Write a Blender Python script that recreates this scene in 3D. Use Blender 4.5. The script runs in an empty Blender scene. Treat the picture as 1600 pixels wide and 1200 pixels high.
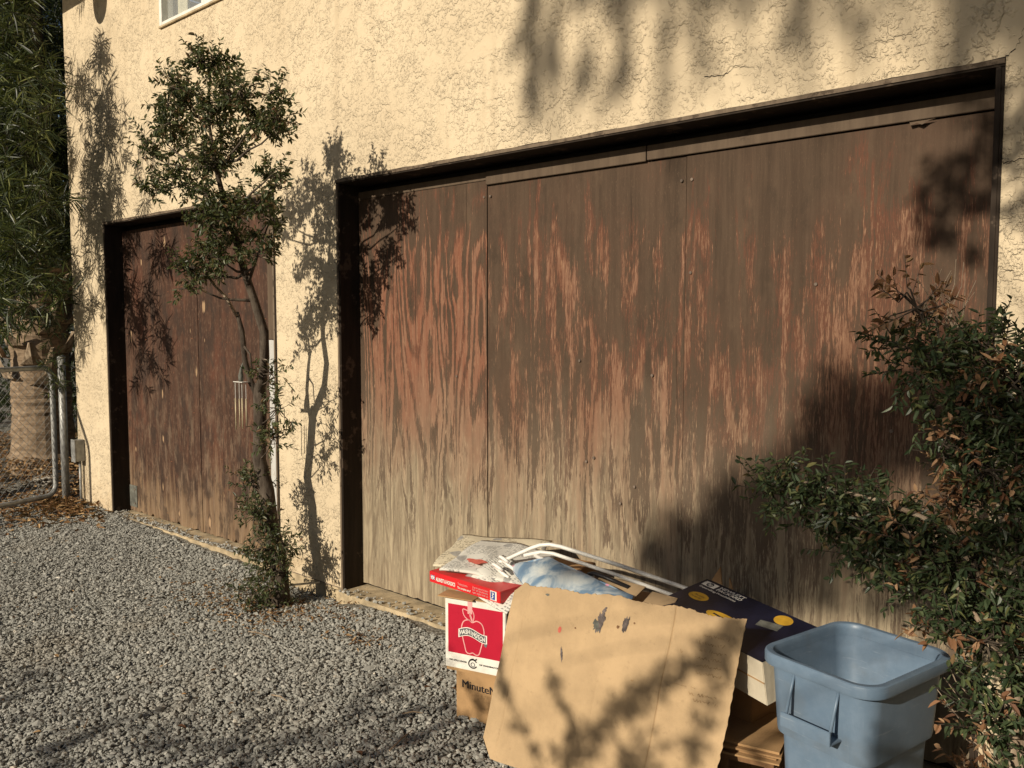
import bpy, bmesh, math, random
import numpy as np
from mathutils import Vector, Matrix
R = math.radians
scene = bpy.context.scene

# ---------------------------------------------------------------- camera
cam_data = bpy.data.cameras.new('camera')
cam_data.sensor_width = 36.0
cam_data.lens = 29.93
cam_data.clip_end = 300
cam = bpy.data.objects.new('camera', cam_data)
scene.collection.objects.link(cam)
cam.location = (0, -2.85, 1.46)
cam.rotation_euler = (R(90 - 4.043), 0, R(41.5))
scene.camera = cam

# ---------------------------------------------------------------- sky and sun
SUN_EL = 25.0
SUN_AZ = 1.0                      # light travels towards +y, a touch to the right
world = bpy.data.worlds.new('World')
scene.world = world
world.use_nodes = True
wn = world.node_tree
wn.nodes.clear()
sky = wn.nodes.new('ShaderNodeTexSky')
sky.sky_type = 'NISHITA'
sky.sun_disc = False
sky.sun_elevation = R(SUN_EL)
sky.sun_rotation = R(180)
sky.dust_density = 1.5
bg = wn.nodes.new('ShaderNodeBackground')
bg.inputs['Strength'].default_value = 0.05
wo = wn.nodes.new('ShaderNodeOutputWorld')
wn.links.new(sky.outputs[0], bg.inputs[0])
wn.links.new(bg.outputs[0], wo.inputs[0])

sd = bpy.data.lights.new('sun', 'SUN')
sd.energy = 4.7
sd.angle = R(0.55)
sd.color = (1.0, 0.89, 0.73)
sun = bpy.data.objects.new('sun', sd)
scene.collection.objects.link(sun)
LIGHT = Vector((math.sin(R(SUN_AZ)) * math.cos(R(SUN_EL)), math.cos(R(SUN_AZ)) * math.cos(R(SUN_EL)), -math.sin(R(SUN_EL))))
sun.rotation_euler = LIGHT.to_track_quat('-Z', 'Y').to_euler()
sun.location = (0, -10, 8)

scene.view_settings.view_transform = 'Standard'
scene.view_settings.look = 'None'
scene.view_settings.gamma = 1
scene.view_settings.exposure = 0.1
scene.view_settings.use_curve_mapping = False
scene.cycles.max_bounces = 6
scene.cycles.diffuse_bounces = 3
scene.cycles.use_denoising = True

# ---------------------------------------------------------------- helpers
def link(o, parent=None):
    scene.collection.objects.link(o)
    if parent is not None:
        o.parent = parent
    return o

def tag(o, label=None, cat=None, group=None, kind=None):
    if label: o['label'] = label
    if cat: o['category'] = cat
    if group: o['group'] = group
    if kind: o['kind'] = kind
    return o

def empty(name, loc, label, cat, rot=(0, 0, 0), group=None):
    o = bpy.data.objects.new(name, None)
    o.empty_display_size = 0.1
    o.location = loc
    o.rotation_euler = rot
    link(o)
    bpy.context.view_layer.update()
    return tag(o, label, cat, group)

class MB:
    """collects verts and faces; builds one mesh object"""
    def __init__(s):
        s.v = []; s.f = []; s.uv = None
    def add(s, verts, faces):
        n = len(s.v)
        s.v += [tuple(p) for p in verts]
        s.f += [tuple(i + n for i in f) for f in faces]
        return s
    def box(s, x0, x1, y0, y1, z0, z1, M=None):
        vs = [Vector(p) for p in ((x0, y0, z0), (x1, y0, z0), (x1, y1, z0), (x0, y1, z0), (x0, y0, z1), (x1, y0, z1), (x1, y1, z1), (x0, y1, z1))]
        if M is not None: vs = [M @ p for p in vs]
        return s.add(vs, [(0, 3, 2, 1), (4, 5, 6, 7), (0, 1, 5, 4), (1, 2, 6, 5), (2, 3, 7, 6), (3, 0, 4, 7)])
    def tube(s, pts, radii, sides=8, caps=True):
        pts = [Vector(p) for p in pts]
        if not hasattr(radii, '__len__'): radii = [radii] * len(pts)
        n = len(pts); rings = []
        t0 = (pts[1] - pts[0]).normalized()
        ref = Vector((0, 0, 1)) if abs(t0.z) < 0.9 else Vector((1, 0, 0))
        nrm = (ref - t0 * ref.dot(t0)).normalized()
        vs = []
        for i, p in enumerate(pts):
            t = (pts[min(i + 1, n - 1)] - pts[max(i - 1, 0)]).normalized()
            nrm = (nrm - t * nrm.dot(t))
            if nrm.length < 1e-6: nrm = t.orthogonal()
            nrm.normalize()
            b = t.cross(nrm)
            for k in range(sides):
                a = 2 * math.pi * k / sides
                vs.append(p + (nrm * math.cos(a) + b * math.sin(a)) * radii[i])
        fs = []
        for i in range(n - 1):
            for k in range(sides):
                a = i * sides + k; b2 = i * sides + (k + 1) % sides
                fs.append((a, b2, b2 + sides, a + sides))
        if caps:
            fs.append(tuple(reversed(range(sides)))); fs.append(tuple((n - 1) * sides + k for k in range(sides)))
        return s.add(vs, fs)
    def prism(s, poly, thick, M=None):
        """poly: list of 2d points in local xy, extruded 0..-thick along z"""
        n = len(poly)
        vs = [Vector((p[0], p[1], 0)) for p in poly] + [Vector((p[0], p[1], -thick)) for p in poly]
        if M is not None: vs = [M @ p for p in vs]
        return s.add(vs, [tuple(range(n)), tuple(reversed(range(n, 2 * n)))] + [(i, i + n, (i + 1) % n + n, (i + 1) % n) for i in range(n)])
    def build(s, name, mat, parent=None, smooth=False, bevel=0, world=True):
        me = bpy.data.meshes.new(name)
        me.from_pydata(s.v, [], s.f)
        bm = bmesh.new(); bm.from_mesh(me)
        bmesh.ops.recalc_face_normals(bm, faces=bm.faces)
        if bevel: bmesh.ops.bevel(bm, geom=[e for e in bm.edges], offset=bevel, segments=2, affect='EDGES', clamp_overlap=True)
        bm.to_mesh(me); bm.free()
        if smooth:
            for p in me.polygons: p.use_smooth = True
        me.materials.append(mat)
        o = bpy.data.objects.new(name, me)
        link(o, parent)
        if parent is not None and world:
            o.matrix_parent_inverse = parent.matrix_world.inverted()
        return o

def np_mesh(name, verts, faces, mat, parent=None, attrs=None, smooth=False):
    """fast mesh from numpy arrays: faces (n,k) all with k corners"""
    me = bpy.data.meshes.new(name)
    nv, nf, k = len(verts), len(faces), faces.shape[1]
    me.vertices.add(nv); me.vertices.foreach_set('co', np.asarray(verts, np.float32).ravel())
    me.loops.add(nf * k); me.loops.foreach_set('vertex_index', np.asarray(faces, np.int32).ravel())
    me.polygons.add(nf)
    me.polygons.foreach_set('loop_start', np.arange(0, nf * k, k, dtype=np.int32))
    me.polygons.foreach_set('use_smooth', np.full(nf, smooth))
    me.update(calc_edges=True)
    for nm, arr in (attrs or {}).items():
        a = me.attributes.new(nm, 'FLOAT', 'FACE'); a.data.foreach_set('value', np.asarray(arr, np.float32))
    me.materials.append(mat)
    o = bpy.data.objects.new(name, me)
    link(o, parent)
    if parent is not None:
        o.matrix_parent_inverse = parent.matrix_world.inverted()
    return o

# ---------------------------------------------------------------- node material helper
class NM:
    def __init__(s, name):
        s.m = bpy.data.materials.new(name); s.m.use_nodes = True
        s.t = s.m.node_tree; s.t.nodes.clear()
        s.out = s.t.nodes.new('ShaderNodeOutputMaterial')
        s.p = s.t.nodes.new('ShaderNodeBsdfPrincipled')
        s.t.links.new(s.p.outputs[0], s.out.inputs[0])
        s.p.inputs['Roughness'].default_value = 0.85
        s.p.inputs['Specular IOR Level'].default_value = 0.25
    def n(s, kind): return s.t.nodes.new(kind)
    def put(s, sock, v):
        if isinstance(v, bpy.types.NodeSocket): s.t.links.new(v, sock)
        elif isinstance(v, (tuple, list)) and len(v) == 3 and sock.type == 'RGBA': sock.default_value = (*v, 1)
        else: sock.default_value = v
    def obj(s):
        return s.n('ShaderNodeTexCoord').outputs['Object']
    def mapv(s, vec, scale=(1, 1, 1), loc=(0, 0, 0)):
        k = s.n('ShaderNodeMapping'); s.put(k.inputs[0], vec)
        k.inputs['Scale'].default_value = scale; k.inputs['Location'].default_value = loc
        return k.outputs[0]
    def noise(s, vec, scale=5, detail=3, rough=0.5, dist=0, col=False):
        k = s.n('ShaderNodeTexNoise'); s.put(k.inputs['Vector'], vec)
        k.inputs['Scale'].default_value = scale; k.inputs['Detail'].default_value = detail
        k.inputs['Roughness'].default_value = rough; k.inputs['Distortion'].default_value = dist
        return k.outputs['Color' if col else 'Fac']
    def voro(s, vec, scale=5, feat='F1', out='Distance', rnd=1.0):
        k = s.n('ShaderNodeTexVoronoi'); k.feature = feat; s.put(k.inputs['Vector'], vec)
        k.inputs['Scale'].default_value = scale; k.inputs['Randomness'].default_value = rnd
        return k.outputs[out]
    def m_(s, op, a, b=None, c=None, clamp=False):
        k = s.n('ShaderNodeMath'); k.operation = op; k.use_clamp = clamp
        s.put(k.inputs[0], a)
        if b is not None: s.put(k.inputs[1], b)
        if c is not None: s.put(k.inputs[2], c)
        return k.outputs[0]
    def step(s, v, lo, hi, a=0.0, b=1.0):
        k = s.n('ShaderNodeMapRange'); k.interpolation_type = 'SMOOTHSTEP'
        s.put(k.inputs[0], v)
        for i, x in ((1, lo), (2, hi), (3, a), (4, b)): s.put(k.inputs[i], x)
        return k.outputs[0]
    def mix(s, fac, a, b, mode='MIX'):
        k = s.n('ShaderNodeMix'); k.data_type = 'RGBA'; k.blend_type = mode
        s.put(k.inputs[0], fac); s.put(k.inputs[6], a); s.put(k.inputs[7], b)
        return k.outputs[2]
    def ramp(s, fac, stops):
        k = s.n('ShaderNodeValToRGB'); s.put(k.inputs[0], fac)
        e = k.color_ramp.elements
        while len(e) < len(stops): e.new(0.5)
        for el, (p, c) in zip(e, stops): el.position = p; el.color = (*c, 1)
        return k.outputs[0]
    def sep(s, vec):
        k = s.n('ShaderNodeSeparateXYZ'); s.put(k.inputs[0], vec); return k.outputs
    def comb(s, x, y, z):
        k = s.n('ShaderNodeCombineXYZ')
        for i, v in enumerate((x, y, z)): s.put(k.inputs[i], v)
        return k.outputs[0]
    def attr(s, name, out='Fac'):
        k = s.n('ShaderNodeAttribute'); k.attribute_name = name; return k.outputs[out]
    def bump(s, h, strength=0.5, dist=0.01, prev=None):
        k = s.n('ShaderNodeBump'); s.put(k.inputs['Height'], h)
        k.inputs['Strength'].default_value = strength; k.inputs['Distance'].default_value = dist
        if prev is not None: s.t.links.new(prev, k.inputs['Normal'])
        return k.outputs[0]
    def done(s, col=None, rough=None, normal=None, metal=None, spec=None):
        if col is not None: s.put(s.p.inputs['Base Color'], col)
        if rough is not None: s.put(s.p.inputs['Roughness'], rough)
        if normal is not None: s.put(s.p.inputs['Normal'], normal)
        if metal is not None: s.put(s.p.inputs['Metallic'], metal)
        if spec is not None: s.put(s.p.inputs['Specular IOR Level'], spec)
        return s.m

def mat_plain(name, col, rough=0.7, var=0.15, scale=14, bump=0.15, spec=0.25, metal=0.0):
    k = NM(name); v = k.obj()
    n = k.noise(v, scale, 5, 0.6); n2 = k.noise(v, scale * 9, 3, 0.6)
    dark = tuple(c * (1 - var * 1.6) for c in col); lite = tuple(min(1, c * (1 + var)) for c in col)
    c = k.mix(k.step(n, 0.3, 0.7), dark, lite)
    return k.done(c, rough, k.bump(n2, bump, 0.003), metal, spec)

def mat_stucco():
    k = NM('stucco'); v = k.obj()
    n1 = k.noise(v, 20, 4, 0.58, 0.15); n2 = k.noise(k.mapv(v, loc=(7, 3, 1)), 48, 3, 0.6)
    m1 = k.step(k.noise(k.mapv(v, loc=(2, 9, 4)), 5.0, 3, 0.55), 0.38, 0.62)
    m2 = k.step(k.noise(k.mapv(v, loc=(5, 1, 8)), 8.0, 3, 0.55), 0.36, 0.60)
    lump = k.noise(k.mapv(v, loc=(1, 4, 3)), 7.0, 2, 0.5)
    fine = k.noise(v, 150, 3, 0.7)
    h = k.m_('ADD', k.m_('MULTIPLY', k.m_('MULTIPLY', k.step(n1, 0.49, 0.565), m1), 0.60), k.m_('MULTIPLY', k.m_('MULTIPLY', k.step(n2, 0.50, 0.60), m2), 0.40))
    h = k.m_('ADD', h, k.m_('MULTIPLY', k.step(n1, 0.60, 0.67), 0.4))
    h = k.m_('ADD', h, k.m_('MULTIPLY', lump, 0.9))
    h = k.m_('ADD', h, k.m_('MULTIPLY', fine, 0.05))
    col = k.mix(k.step(k.noise(v, 1.3, 4, 0.6), 0.3, 0.7), (0.575, 0.470, 0.318), (0.635, 0.525, 0.36))
    streak = k.step(k.noise(k.mapv(v, (7, 1, 0.5)), 1.0, 4, 0.6), 0.56, 0.72)
    col = k.mix(k.m_('MULTIPLY', streak, 0.4), col, (0.40, 0.31, 0.195))
    # dust and splash along the foot of the wall
    z = k.sep(v)[2]
    low = k.m_('MULTIPLY', k.step(z, 0.35, 0.0), k.step(k.noise(v, 9, 4, 0.6), 0.35, 0.75))
    col = k.mix(k.m_('MULTIPLY', low, 0.5), col, (0.42, 0.29, 0.15))
    return k.done(col, 0.9, k.bump(h, 1.0, 0.0088))

def mat_ply(name, seed, bands=13.0, grain=0.55, level=0.0, patch=0.8, orange=1.0):
    """weathered painted plywood: brown paint worn off along the grain"""
    k = NM(name); v0 = k.obj()
    v = k.mapv(v0, loc=(seed * 3.71, seed * 1.3, seed * 0.77))
    wx = k.m_('MULTIPLY', k.m_('SUBTRACT', k.noise(k.mapv(v, (2.6, 1, 2.0)), 1.5, 3, 0.55), 0.5), 0.026)
    sx = k.sep(v); v = k.comb(k.m_('ADD', sx[0], wx), sx[1], sx[2])
    z = k.sep(v0)[2]
    warp = k.noise(k.mapv(v, (2.3, 1, 0.9)), 2.2, 3, 0.5)
    f = k.noise(k.mapv(v, (2.6, 1, 0.30)), 1.25, 2.5, 0.45, 0.5)
    f = k.m_('ADD', f, k.m_('MULTIPLY', warp, 0.06))
    s1 = k.noise(k.mapv(v, (120, 1, 3.2)), 1.0, 4, 0.7)
    s2 = k.noise(k.mapv(v, (34, 1, 1.6)), 1.0, 5, 0.7)
    s3 = k.noise(k.mapv(v, (210, 1, 20)), 1.0, 4, 0.72)
    f = k.m_('ADD', f, k.m_('MULTIPLY', s2, 0.022))
    g = k.m_('MULTIPLY_ADD', k.m_('SINE', k.m_('MULTIPLY', f, bands * 6.283)), 0.5, 0.5)
    p1 = k.noise(k.mapv(v, (2.6, 1, 1.0)), 1.6, 5, 0.62)
    p2 = k.noise(k.mapv(v, (5.5, 1, 1.5), (3, 0, 8)), 1.6, 6, 0.66)
    base = k.n('ShaderNodeFloatCurve')
    c = base.mapping.curves[0]
    pts = [(0.0, 0.92), (0.14, 0.82), (0.28, 0.63), (0.42, 0.51), (0.55, 0.46), (0.68, 0.42), (0.82, 0.34), (0.88, 0.18), (1.0, 0.05)]
    c.points[0].location = pts[0]; c.points[1].location = pts[-1]
    for q in pts[1:-1]: c.points.new(*q)
    base.mapping.update()
    zz = k.m_('ADD', z, k.m_('MULTIPLY', k.m_('SUBTRACT', s2, 0.5), 0.35))
    k.put(base.inputs['Value'], k.m_('MULTIPLY', zz, 1 / 2.2, clamp=True))
    w = k.m_('ADD', base.outputs[0], level)
    w = k.m_('ADD', w, k.m_('MULTIPLY', k.m_('SUBTRACT', g, 0.5), grain))
    w = k.m_('ADD', w, k.m_('MULTIPLY', k.m_('SUBTRACT', s1, 0.5), 0.75))
    w = k.m_('ADD', w, k.m_('MULTIPLY', k.m_('SUBTRACT', s3, 0.5), 1.15))
    w = k.m_('ADD', w, k.m_('MULTIPLY', k.m_('SUBTRACT', s2, 0.5), 0.45))
    w = k.m_('ADD', w, k.m_('MULTIPLY', k.m_('SUBTRACT', p1, 0.5), patch))
    w = k.m_('ADD', w, k.m_('MULTIPLY', k.m_('SUBTRACT', p2, 0.5), patch * 1.0))
    bare = k.step(w, 0.455, 0.60)
    fleck = k.m_('MULTIPLY', k.step(k.noise(k.mapv(v, (330, 1, 38), (2, 0, 5)), 1.0, 2, 0.6), 0.655, 0.70), k.step(p2, 0.38, 0.58))
    bare = k.m_('MAXIMUM', bare, k.m_('MULTIPLY', k.m_('MULTIPLY', fleck, k.step(zz, 2.05, 1.75)), 0.8))
    thin = k.step(k.m_('ADD', w, k.m_('MULTIPLY', k.m_('SUBTRACT', p2, 0.5), 0.9)), 0.30, 0.60)
    # bare wood: red-orange high up where the paint came off lately, bleached grey-tan low down
    grey = k.step(k.m_('ADD', z, k.m_('ADD', k.m_('MULTIPLY', k.m_('SUBTRACT', p1, 0.5), 1.2), k.m_('MULTIPLY', k.m_('SUBTRACT', s2, 0.5), 1.1))), 1.35, 0.45)
    wood = k.mix(k.step(s2, 0.3, 0.7), (0.165 * orange, 0.075, 0.043), (0.22, 0.122, 0.077))
    wood = k.mix(k.m_('MULTIPLY', k.step(s3, 0.55, 0.70), 0.5), wood, (0.38, 0.235, 0.135))
    old = k.mix(k.step(s2, 0.32, 0.68), (0.18, 0.142, 0.095), (0.37, 0.305, 0.205))
    old = k.mix(k.m_('MULTIPLY', k.step(s3, 0.5, 0.72), 0.5), old, (0.50, 0.40, 0.26))
    old = k.mix(k.m_('MULTIPLY', k.step(g, 0.65, 0.98), 0.35), old, (0.13, 0.09, 0.06))
    wood = k.mix(grey, wood, old)
    paint = k.mix(k.step(s2, 0.3, 0.7), (0.055, 0.036, 0.023), (0.085, 0.056, 0.036))
    paint = k.mix(k.m_('MULTIPLY', k.step(p1, 0.35, 0.7), 0.4), paint, (0.10, 0.058, 0.037))
    mot = k.noise(k.mapv(v, (3.5, 1, 1.6), (6, 0, 3)), 2.0, 7, 0.72)
    paint = k.mix(k.m_('MULTIPLY', k.step(mot, 0.50, 0.68), 0.6), paint, (0.042, 0.029, 0.019))
    paint = k.mix(k.m_('MULTIPLY', k.step(mot, 0.46, 0.30), 0.5), paint, (0.115, 0.076, 0.048))
    paint = k.mix(k.m_('MULTIPLY', k.step(k.noise(k.mapv(v, (420, 1, 60)), 1.0, 2, 0.6), 0.62, 0.72), 0.5), paint, (0.16, 0.105, 0.066))
    paint = k.mix(k.m_('MULTIPLY', grey, 0.6), paint, (0.155, 0.118, 0.082))
    stain = k.mix(grey, (0.125, 0.050, 0.030), (0.165, 0.118, 0.082))
    col = k.mix(k.m_('MULTIPLY', thin, 0.85), paint, stain)
    col = k.mix(bare, col, wood)
    mold = k.m_('MULTIPLY', k.step(k.noise(k.mapv(v, (22, 1, 5), (1, 4, 2)), 1.0, 6, 0.75), 0.55, 0.66), k.step(z, 1.5, 0.5))
    col = k.mix(k.m_('MULTIPLY', mold, 0.30), col, (0.095, 0.074, 0.052))
    crack = k.step(k.noise(k.mapv(v, (60, 1, 0.9)), 1.0, 2, 0.5), 0.70, 0.74)
    col = k.mix(k.m_('MULTIPLY', crack, 0.6), col, (0.03, 0.02, 0.013))
    h = k.m_('ADD', k.m_('MULTIPLY', s1, 0.5), k.m_('MULTIPLY', bare, -0.35))
    h = k.m_('ADD', h, k.m_('MULTIPLY', crack, -0.8))
    return k.done(col, 0.82, k.bump(h, 0.6, 0.003), spec=0.2)

def mat_redply():
    """dark red stained plywood with pale oval plugs and a bleached foot"""
    k = NM('stained_plywood'); v = k.obj(); z = k.sep(v)[2]; x = k.sep(v)[0]
    s1 = k.noise(k.mapv(v, (110, 1, 4.0)), 1.0, 4, 0.65)
    s2 = k.noise(k.mapv(v, (26, 1, 1.1)), 1.0, 5, 0.65)
    p1 = k.noise(k.mapv(v, (1.6, 1, 0.8), (5, 0, 2)), 1.8, 5, 0.62)
    col = k.mix(k.step(s2, 0.35, 0.7), (0.042, 0.022, 0.014), (0.078, 0.038, 0.023))
    col = k.mix(k.m_('MULTIPLY', k.step(p1, 0.48, 0.7), 0.6), col, (0.125, 0.046, 0.026))
    col = k.mix(k.m_('MULTIPLY', k.step(s1, 0.55, 0.75), 0.4), col, (0.22, 0.11, 0.065))
    wear = k.m_('ADD', k.m_('MULTIPLY', z, -1.0), k.m_('MULTIPLY', k.m_('SUBTRACT', s2, 0.5), 1.3))
    wear = k.m_('ADD', wear, k.m_('MULTIPLY', k.m_('SUBTRACT', p1, 0.5), 0.9))
    wear = k.m_('ADD', wear, k.m_('MULTIPLY', k.step(x, -5.1, -4.45), 0.62))
    tan = k.mix(k.step(s1, 0.35, 0.65), (0.16, 0.10, 0.055), (0.31, 0.22, 0.13))
    col = k.mix(k.m_('MULTIPLY', k.step(wear, -0.50, 0.12), 0.85), col, tan)
    sp = k.noise(k.mapv(v, (70, 1, 22), (3, 0, 1)), 1.0, 5, 0.75)
    bl = k.noise(k.mapv(v, (5, 1, 2.2), (9, 0, 4)), 1.6, 6, 0.7)
    col = k.mix(k.m_('MULTIPLY', k.step(sp, 0.52, 0.64), 0.6), col, (0.17, 0.105, 0.068))
    col = k.mix(k.m_('MULTIPLY', k.step(bl, 0.48, 0.60), 0.7), col, (0.034, 0.022, 0.016))
    veil = k.m_('MULTIPLY', k.step(k.noise(k.mapv(v, (16, 1, 4), (2, 0, 7)), 1.0, 6, 0.75), 0.48, 0.62), k.step(z, 1.5, 0.3))
    col = k.mix(k.m_('MULTIPLY', veil, 0.55), col, (0.21, 0.145, 0.095))
    scr = k.step(k.noise(k.mapv(v, (14, 1, 60), (8, 0, 3)), 1.0, 3, 0.6), 0.69, 0.73)
    col = k.mix(k.m_('MULTIPLY', scr, 0.6), col, (0.26, 0.10, 0.045))
    vv = k.mapv(v, (9, 1, 3.6), (1.7, 0, 0.4))
    d = k.voro(vv, 1.0); idc = k.voro(vv, 1.0, out='Color')
    r = k.sep(idc)
    size = k.m_('ADD', k.m_('MULTIPLY_ADD', r[1], 0.15, 0.05), k.m_('MULTIPLY', k.m_('SUBTRACT', s1, 0.5), 0.35))
    plug = k.m_('MULTIPLY', k.step(k.m_('SUBTRACT', d, size), 0.02, -0.02), k.m_('GREATER_THAN', r[0], 0.50))
    col = k.mix(k.m_('MULTIPLY', plug, 0.75), col, (0.42, 0.28, 0.16))
    rim = k.m_('MULTIPLY', k.m_('MULTIPLY', k.step(k.m_('SUBTRACT', d, size), 0.07, 0.02), k.m_('SUBTRACT', 1.0, plug)), k.m_('GREATER_THAN', r[0], 0.50))
    col = k.mix(k.m_('MULTIPLY', rim, 0.6), col, (0.03, 0.014, 0.01))
    crack = k.step(k.noise(k.mapv(v, (45, 1, 0.8)), 1.0, 2, 0.5), 0.68, 0.73)
    col = k.mix(k.m_('MULTIPLY', crack, 0.65), col, (0.03, 0.016, 0.01))
    h = k.m_('ADD', k.m_('MULTIPLY', s1, 0.5), k.m_('MULTIPLY', crack, -0.8))
    h = k.m_('ADD', h, k.m_('MULTIPLY', plug, 0.5))
    return k.done(col, 0.75, k.bump(h, 0.6, 0.003), spec=0.25)

def mat_board(name, dark, lite, worn, lvl=0.62):
    k = NM(name); v = k.obj()
    q = k.noise(k.mapv(v, (30, 30, 3)), 1.0, 4, 0.6); q2 = k.noise(v, 11, 5, 0.65)
    col = k.mix(k.step(q, 0.3, 0.7), dark, lite)
    col = k.mix(k.m_('MULTIPLY', k.step(q2, lvl, lvl + 0.08), 0.8), col, worn)
    return k.done(col, 0.8, k.bump(q, 0.4, 0.003))

def mat_cardboard(name='cardboard', col=(0.455, 0.32, 0.18)):
    k = NM(name); v = k.obj()
    n = k.noise(v, 6, 5, 0.65); n2 = k.noise(v, 38, 4, 0.7); n3 = k.noise(v, 160, 2, 0.6)
    c = k.mix(k.step(n, 0.3, 0.72), tuple(x * 0.86 for x in col), tuple(x * 1.08 for x in col))
    c = k.mix(k.m_('MULTIPLY', k.step(n2, 0.58, 0.72), 0.35), c, tuple(x * 0.6 for x in col))
    flute = k.m_('SINE', k.m_('MULTIPLY', k.sep(v)[0], 700))
    h = k.m_('ADD', k.m_('MULTIPLY', n3, 0.3), k.m_('MULTIPLY', flute, 0.05))
    h = k.m_('ADD', h, n)
    return k.done(c, 0.85, k.bump(h, 0.35, 0.006))

def mat_stone():
    k = NM('gravel_stone'); r = k.attr('rnd'); v = k.obj()
    col = k.ramp(r, [(0.0, (0.18, 0.18, 0.16)), (0.3, (0.27, 0.268, 0.24)), (0.6, (0.335, 0.33, 0.295)), (0.85, (0.41, 0.395, 0.35)), (0.95, (0.58, 0.52, 0.42)), (1.0, (0.68, 0.63, 0.54))])
    warm = k.step(k.noise(v, 1.1, 3, 0.6), 0.50, 0.72)
    col = k.mix(k.m_('MULTIPLY', warm, 0.25), col, (0.27, 0.21, 0.13))
    n = k.noise(v, 190, 4, 0.7)
    col = k.mix(k.m_('MULTIPLY', k.step(n, 0.5, 0.7), 0.35), col, (0.30, 0.28, 0.23))
    return k.done(col, 0.9, k.bump(n, 0.3, 0.002))

def mat_leaf(name, stops, trans=0.3, rough=0.38, spec=0.45):
    k = NM(name); r = k.attr('rnd')
    col = k.ramp(r, stops)
    k.done(col, rough, spec=spec)
    tr = k.n('ShaderNodeBsdfTranslucent')
    k.put(tr.inputs[0], k.mix(0.5, col, (0.16, 0.20, 0.03)))
    mx = k.n('ShaderNodeMixShader'); mx.inputs[0].default_value = trans
    k.t.links.new(k.p.outputs[0], mx.inputs[1]); k.t.links.new(tr.outputs[0], mx.inputs[2])
    k.t.links.new(mx.outputs[0], k.out.inputs[0])
    return k.m

def mat_bark(name, a, b, sc=(40, 40, 8)):
    k = NM(name); v = k.obj()
    n = k.noise(k.mapv(v, sc), 1.0, 5, 0.65); n2 = k.noise(v, 14, 4, 0.6)
    col = k.mix(k.step(n, 0.35, 0.68), a, b)
    col = k.mix(k.m_('MULTIPLY', k.step(n2, 0.55, 0.7), 0.4), col, tuple(min(1, c * 1.5) for c in b))
    return k.done(col, 0.9, k.bump(n, 0.7, 0.008))

def mat_ground():
    k = NM('gravel_bed'); v = k.obj()
    n = k.noise(v, 60, 5, 0.7); w = k.voro(v, 55)
    col = k.mix(k.step(w, 0.1, 0.6), (0.33, 0.31, 0.26), (0.16, 0.15, 0.125))
    col = k.mix(k.step(k.noise(v, 1.5, 4, 0.6), 0.45, 0.7), col, (0.10, 0.07, 0.042))
    return k.done(col, 0.95, k.bump(k.m_('SUBTRACT', n, w), 0.8, 0.012))

def mat_print(name, paper=(0.62, 0.60, 0.53), ink=(0.10, 0.10, 0.10), line=95.0):
    """newsprint: columns of grey text lines and a few darker pictures"""
    k = NM(name); v = k.obj(); c = k.sep(v)
    ln = k.m_('GREATER_THAN', k.m_('FRACT', k.m_('MULTIPLY', c[1], line)), 0.48)
    word = k.step(k.noise(k.mapv(v, (95, line, 1)), 1.0, 2, 0.6), 0.44, 0.52)
    colm = k.m_('GREATER_THAN', k.m_('FRACT', k.m_('MULTIPLY', c[0], 17)), 0.10)
    tx = k.m_('MULTIPLY', k.m_('MULTIPLY', ln, word), colm)
    area = k.step(k.noise(k.mapv(v, (9, 12, 1)), 1.0, 1, 0.4), 0.43, 0.47)
    pic = k.step(k.noise(k.mapv(v, (12, 9, 1), (4, 2, 0)), 1.0, 1, 0.4), 0.62, 0.64)
    col = k.mix(k.m_('MULTIPLY', k.m_('MULTIPLY', tx, area), 0.7), paper, ink)
    photo = k.mix(k.noise(v, 70, 4, 0.6), (0.10, 0.10, 0.10), (0.5, 0.48, 0.44))
    col = k.mix(k.m_('MULTIPLY', pic, 0.85), col, photo)
    return k.done(col, 0.85, k.bump(k.noise(v, 40, 3, 0.6), 0.3, 0.004))

M = {}
M['stucco'] = mat_stucco()
M['concrete'] = mat_plain('concrete', (0.44, 0.35, 0.22), 0.92, 0.22, 12, 0.6)
M['brown_board'] = mat_board('brown_board', (0.020, 0.014, 0.009), (0.034, 0.023, 0.015), (0.10, 0.072, 0.05), 0.57)
M['edge_board'] = mat_board('weathered_edge_board', (0.115, 0.085, 0.058), (0.18, 0.135, 0.092), (0.055, 0.038, 0.025), 0.55)
M['trim_board'] = mat_board('trim_board', (0.088, 0.061, 0.040), (0.12, 0.085, 0.056), (0.06, 0.042, 0.028))
M['white_board'] = mat_board('white_board', (0.44, 0.43, 0.40), (0.53, 0.52, 0.49), (0.38, 0.33, 0.26))
M['ply_a'] = mat_ply('weathered_plywood_orange', 1.0, 19, 0.42, 0.06, 0.6, 1.15)
M['ply_b'] = mat_ply('weathered_plywood_brown', 2.0, 13, 0.30, -0.03, 0.95, 1.0)
M['ply_c'] = mat_ply('weathered_plywood_dark', 3.0, 12, 0.24, -0.06, 0.95, 0.9)
M['redply'] = mat_redply()
M['dark'] = mat_plain('dark_interior', (0.012, 0.010, 0.008), 0.95)
M['white_metal'] = mat_plain('white_enamel', (0.74, 0.72, 0.66), 0.4, 0.07, 20, 0.05, 0.4)
M['galv'] = mat_plain('galvanised_steel', (0.36, 0.36, 0.34), 0.5, 0.2, 22, 0.1, 0.5, 0.35)
M['rust'] = mat_plain('rusted_steel', (0.17, 0.13, 0.10), 0.7, 0.3, 25, 0.2, 0.3, 0.2)
M['grey_plate'] = mat_plain('weathered_grey_steel', (0.13, 0.13, 0.11), 0.7, 0.25, 30, 0.2)
M['blind'] = mat_plain('vinyl_blind', (0.72, 0.72, 0.66), 0.55, 0.05)
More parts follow.
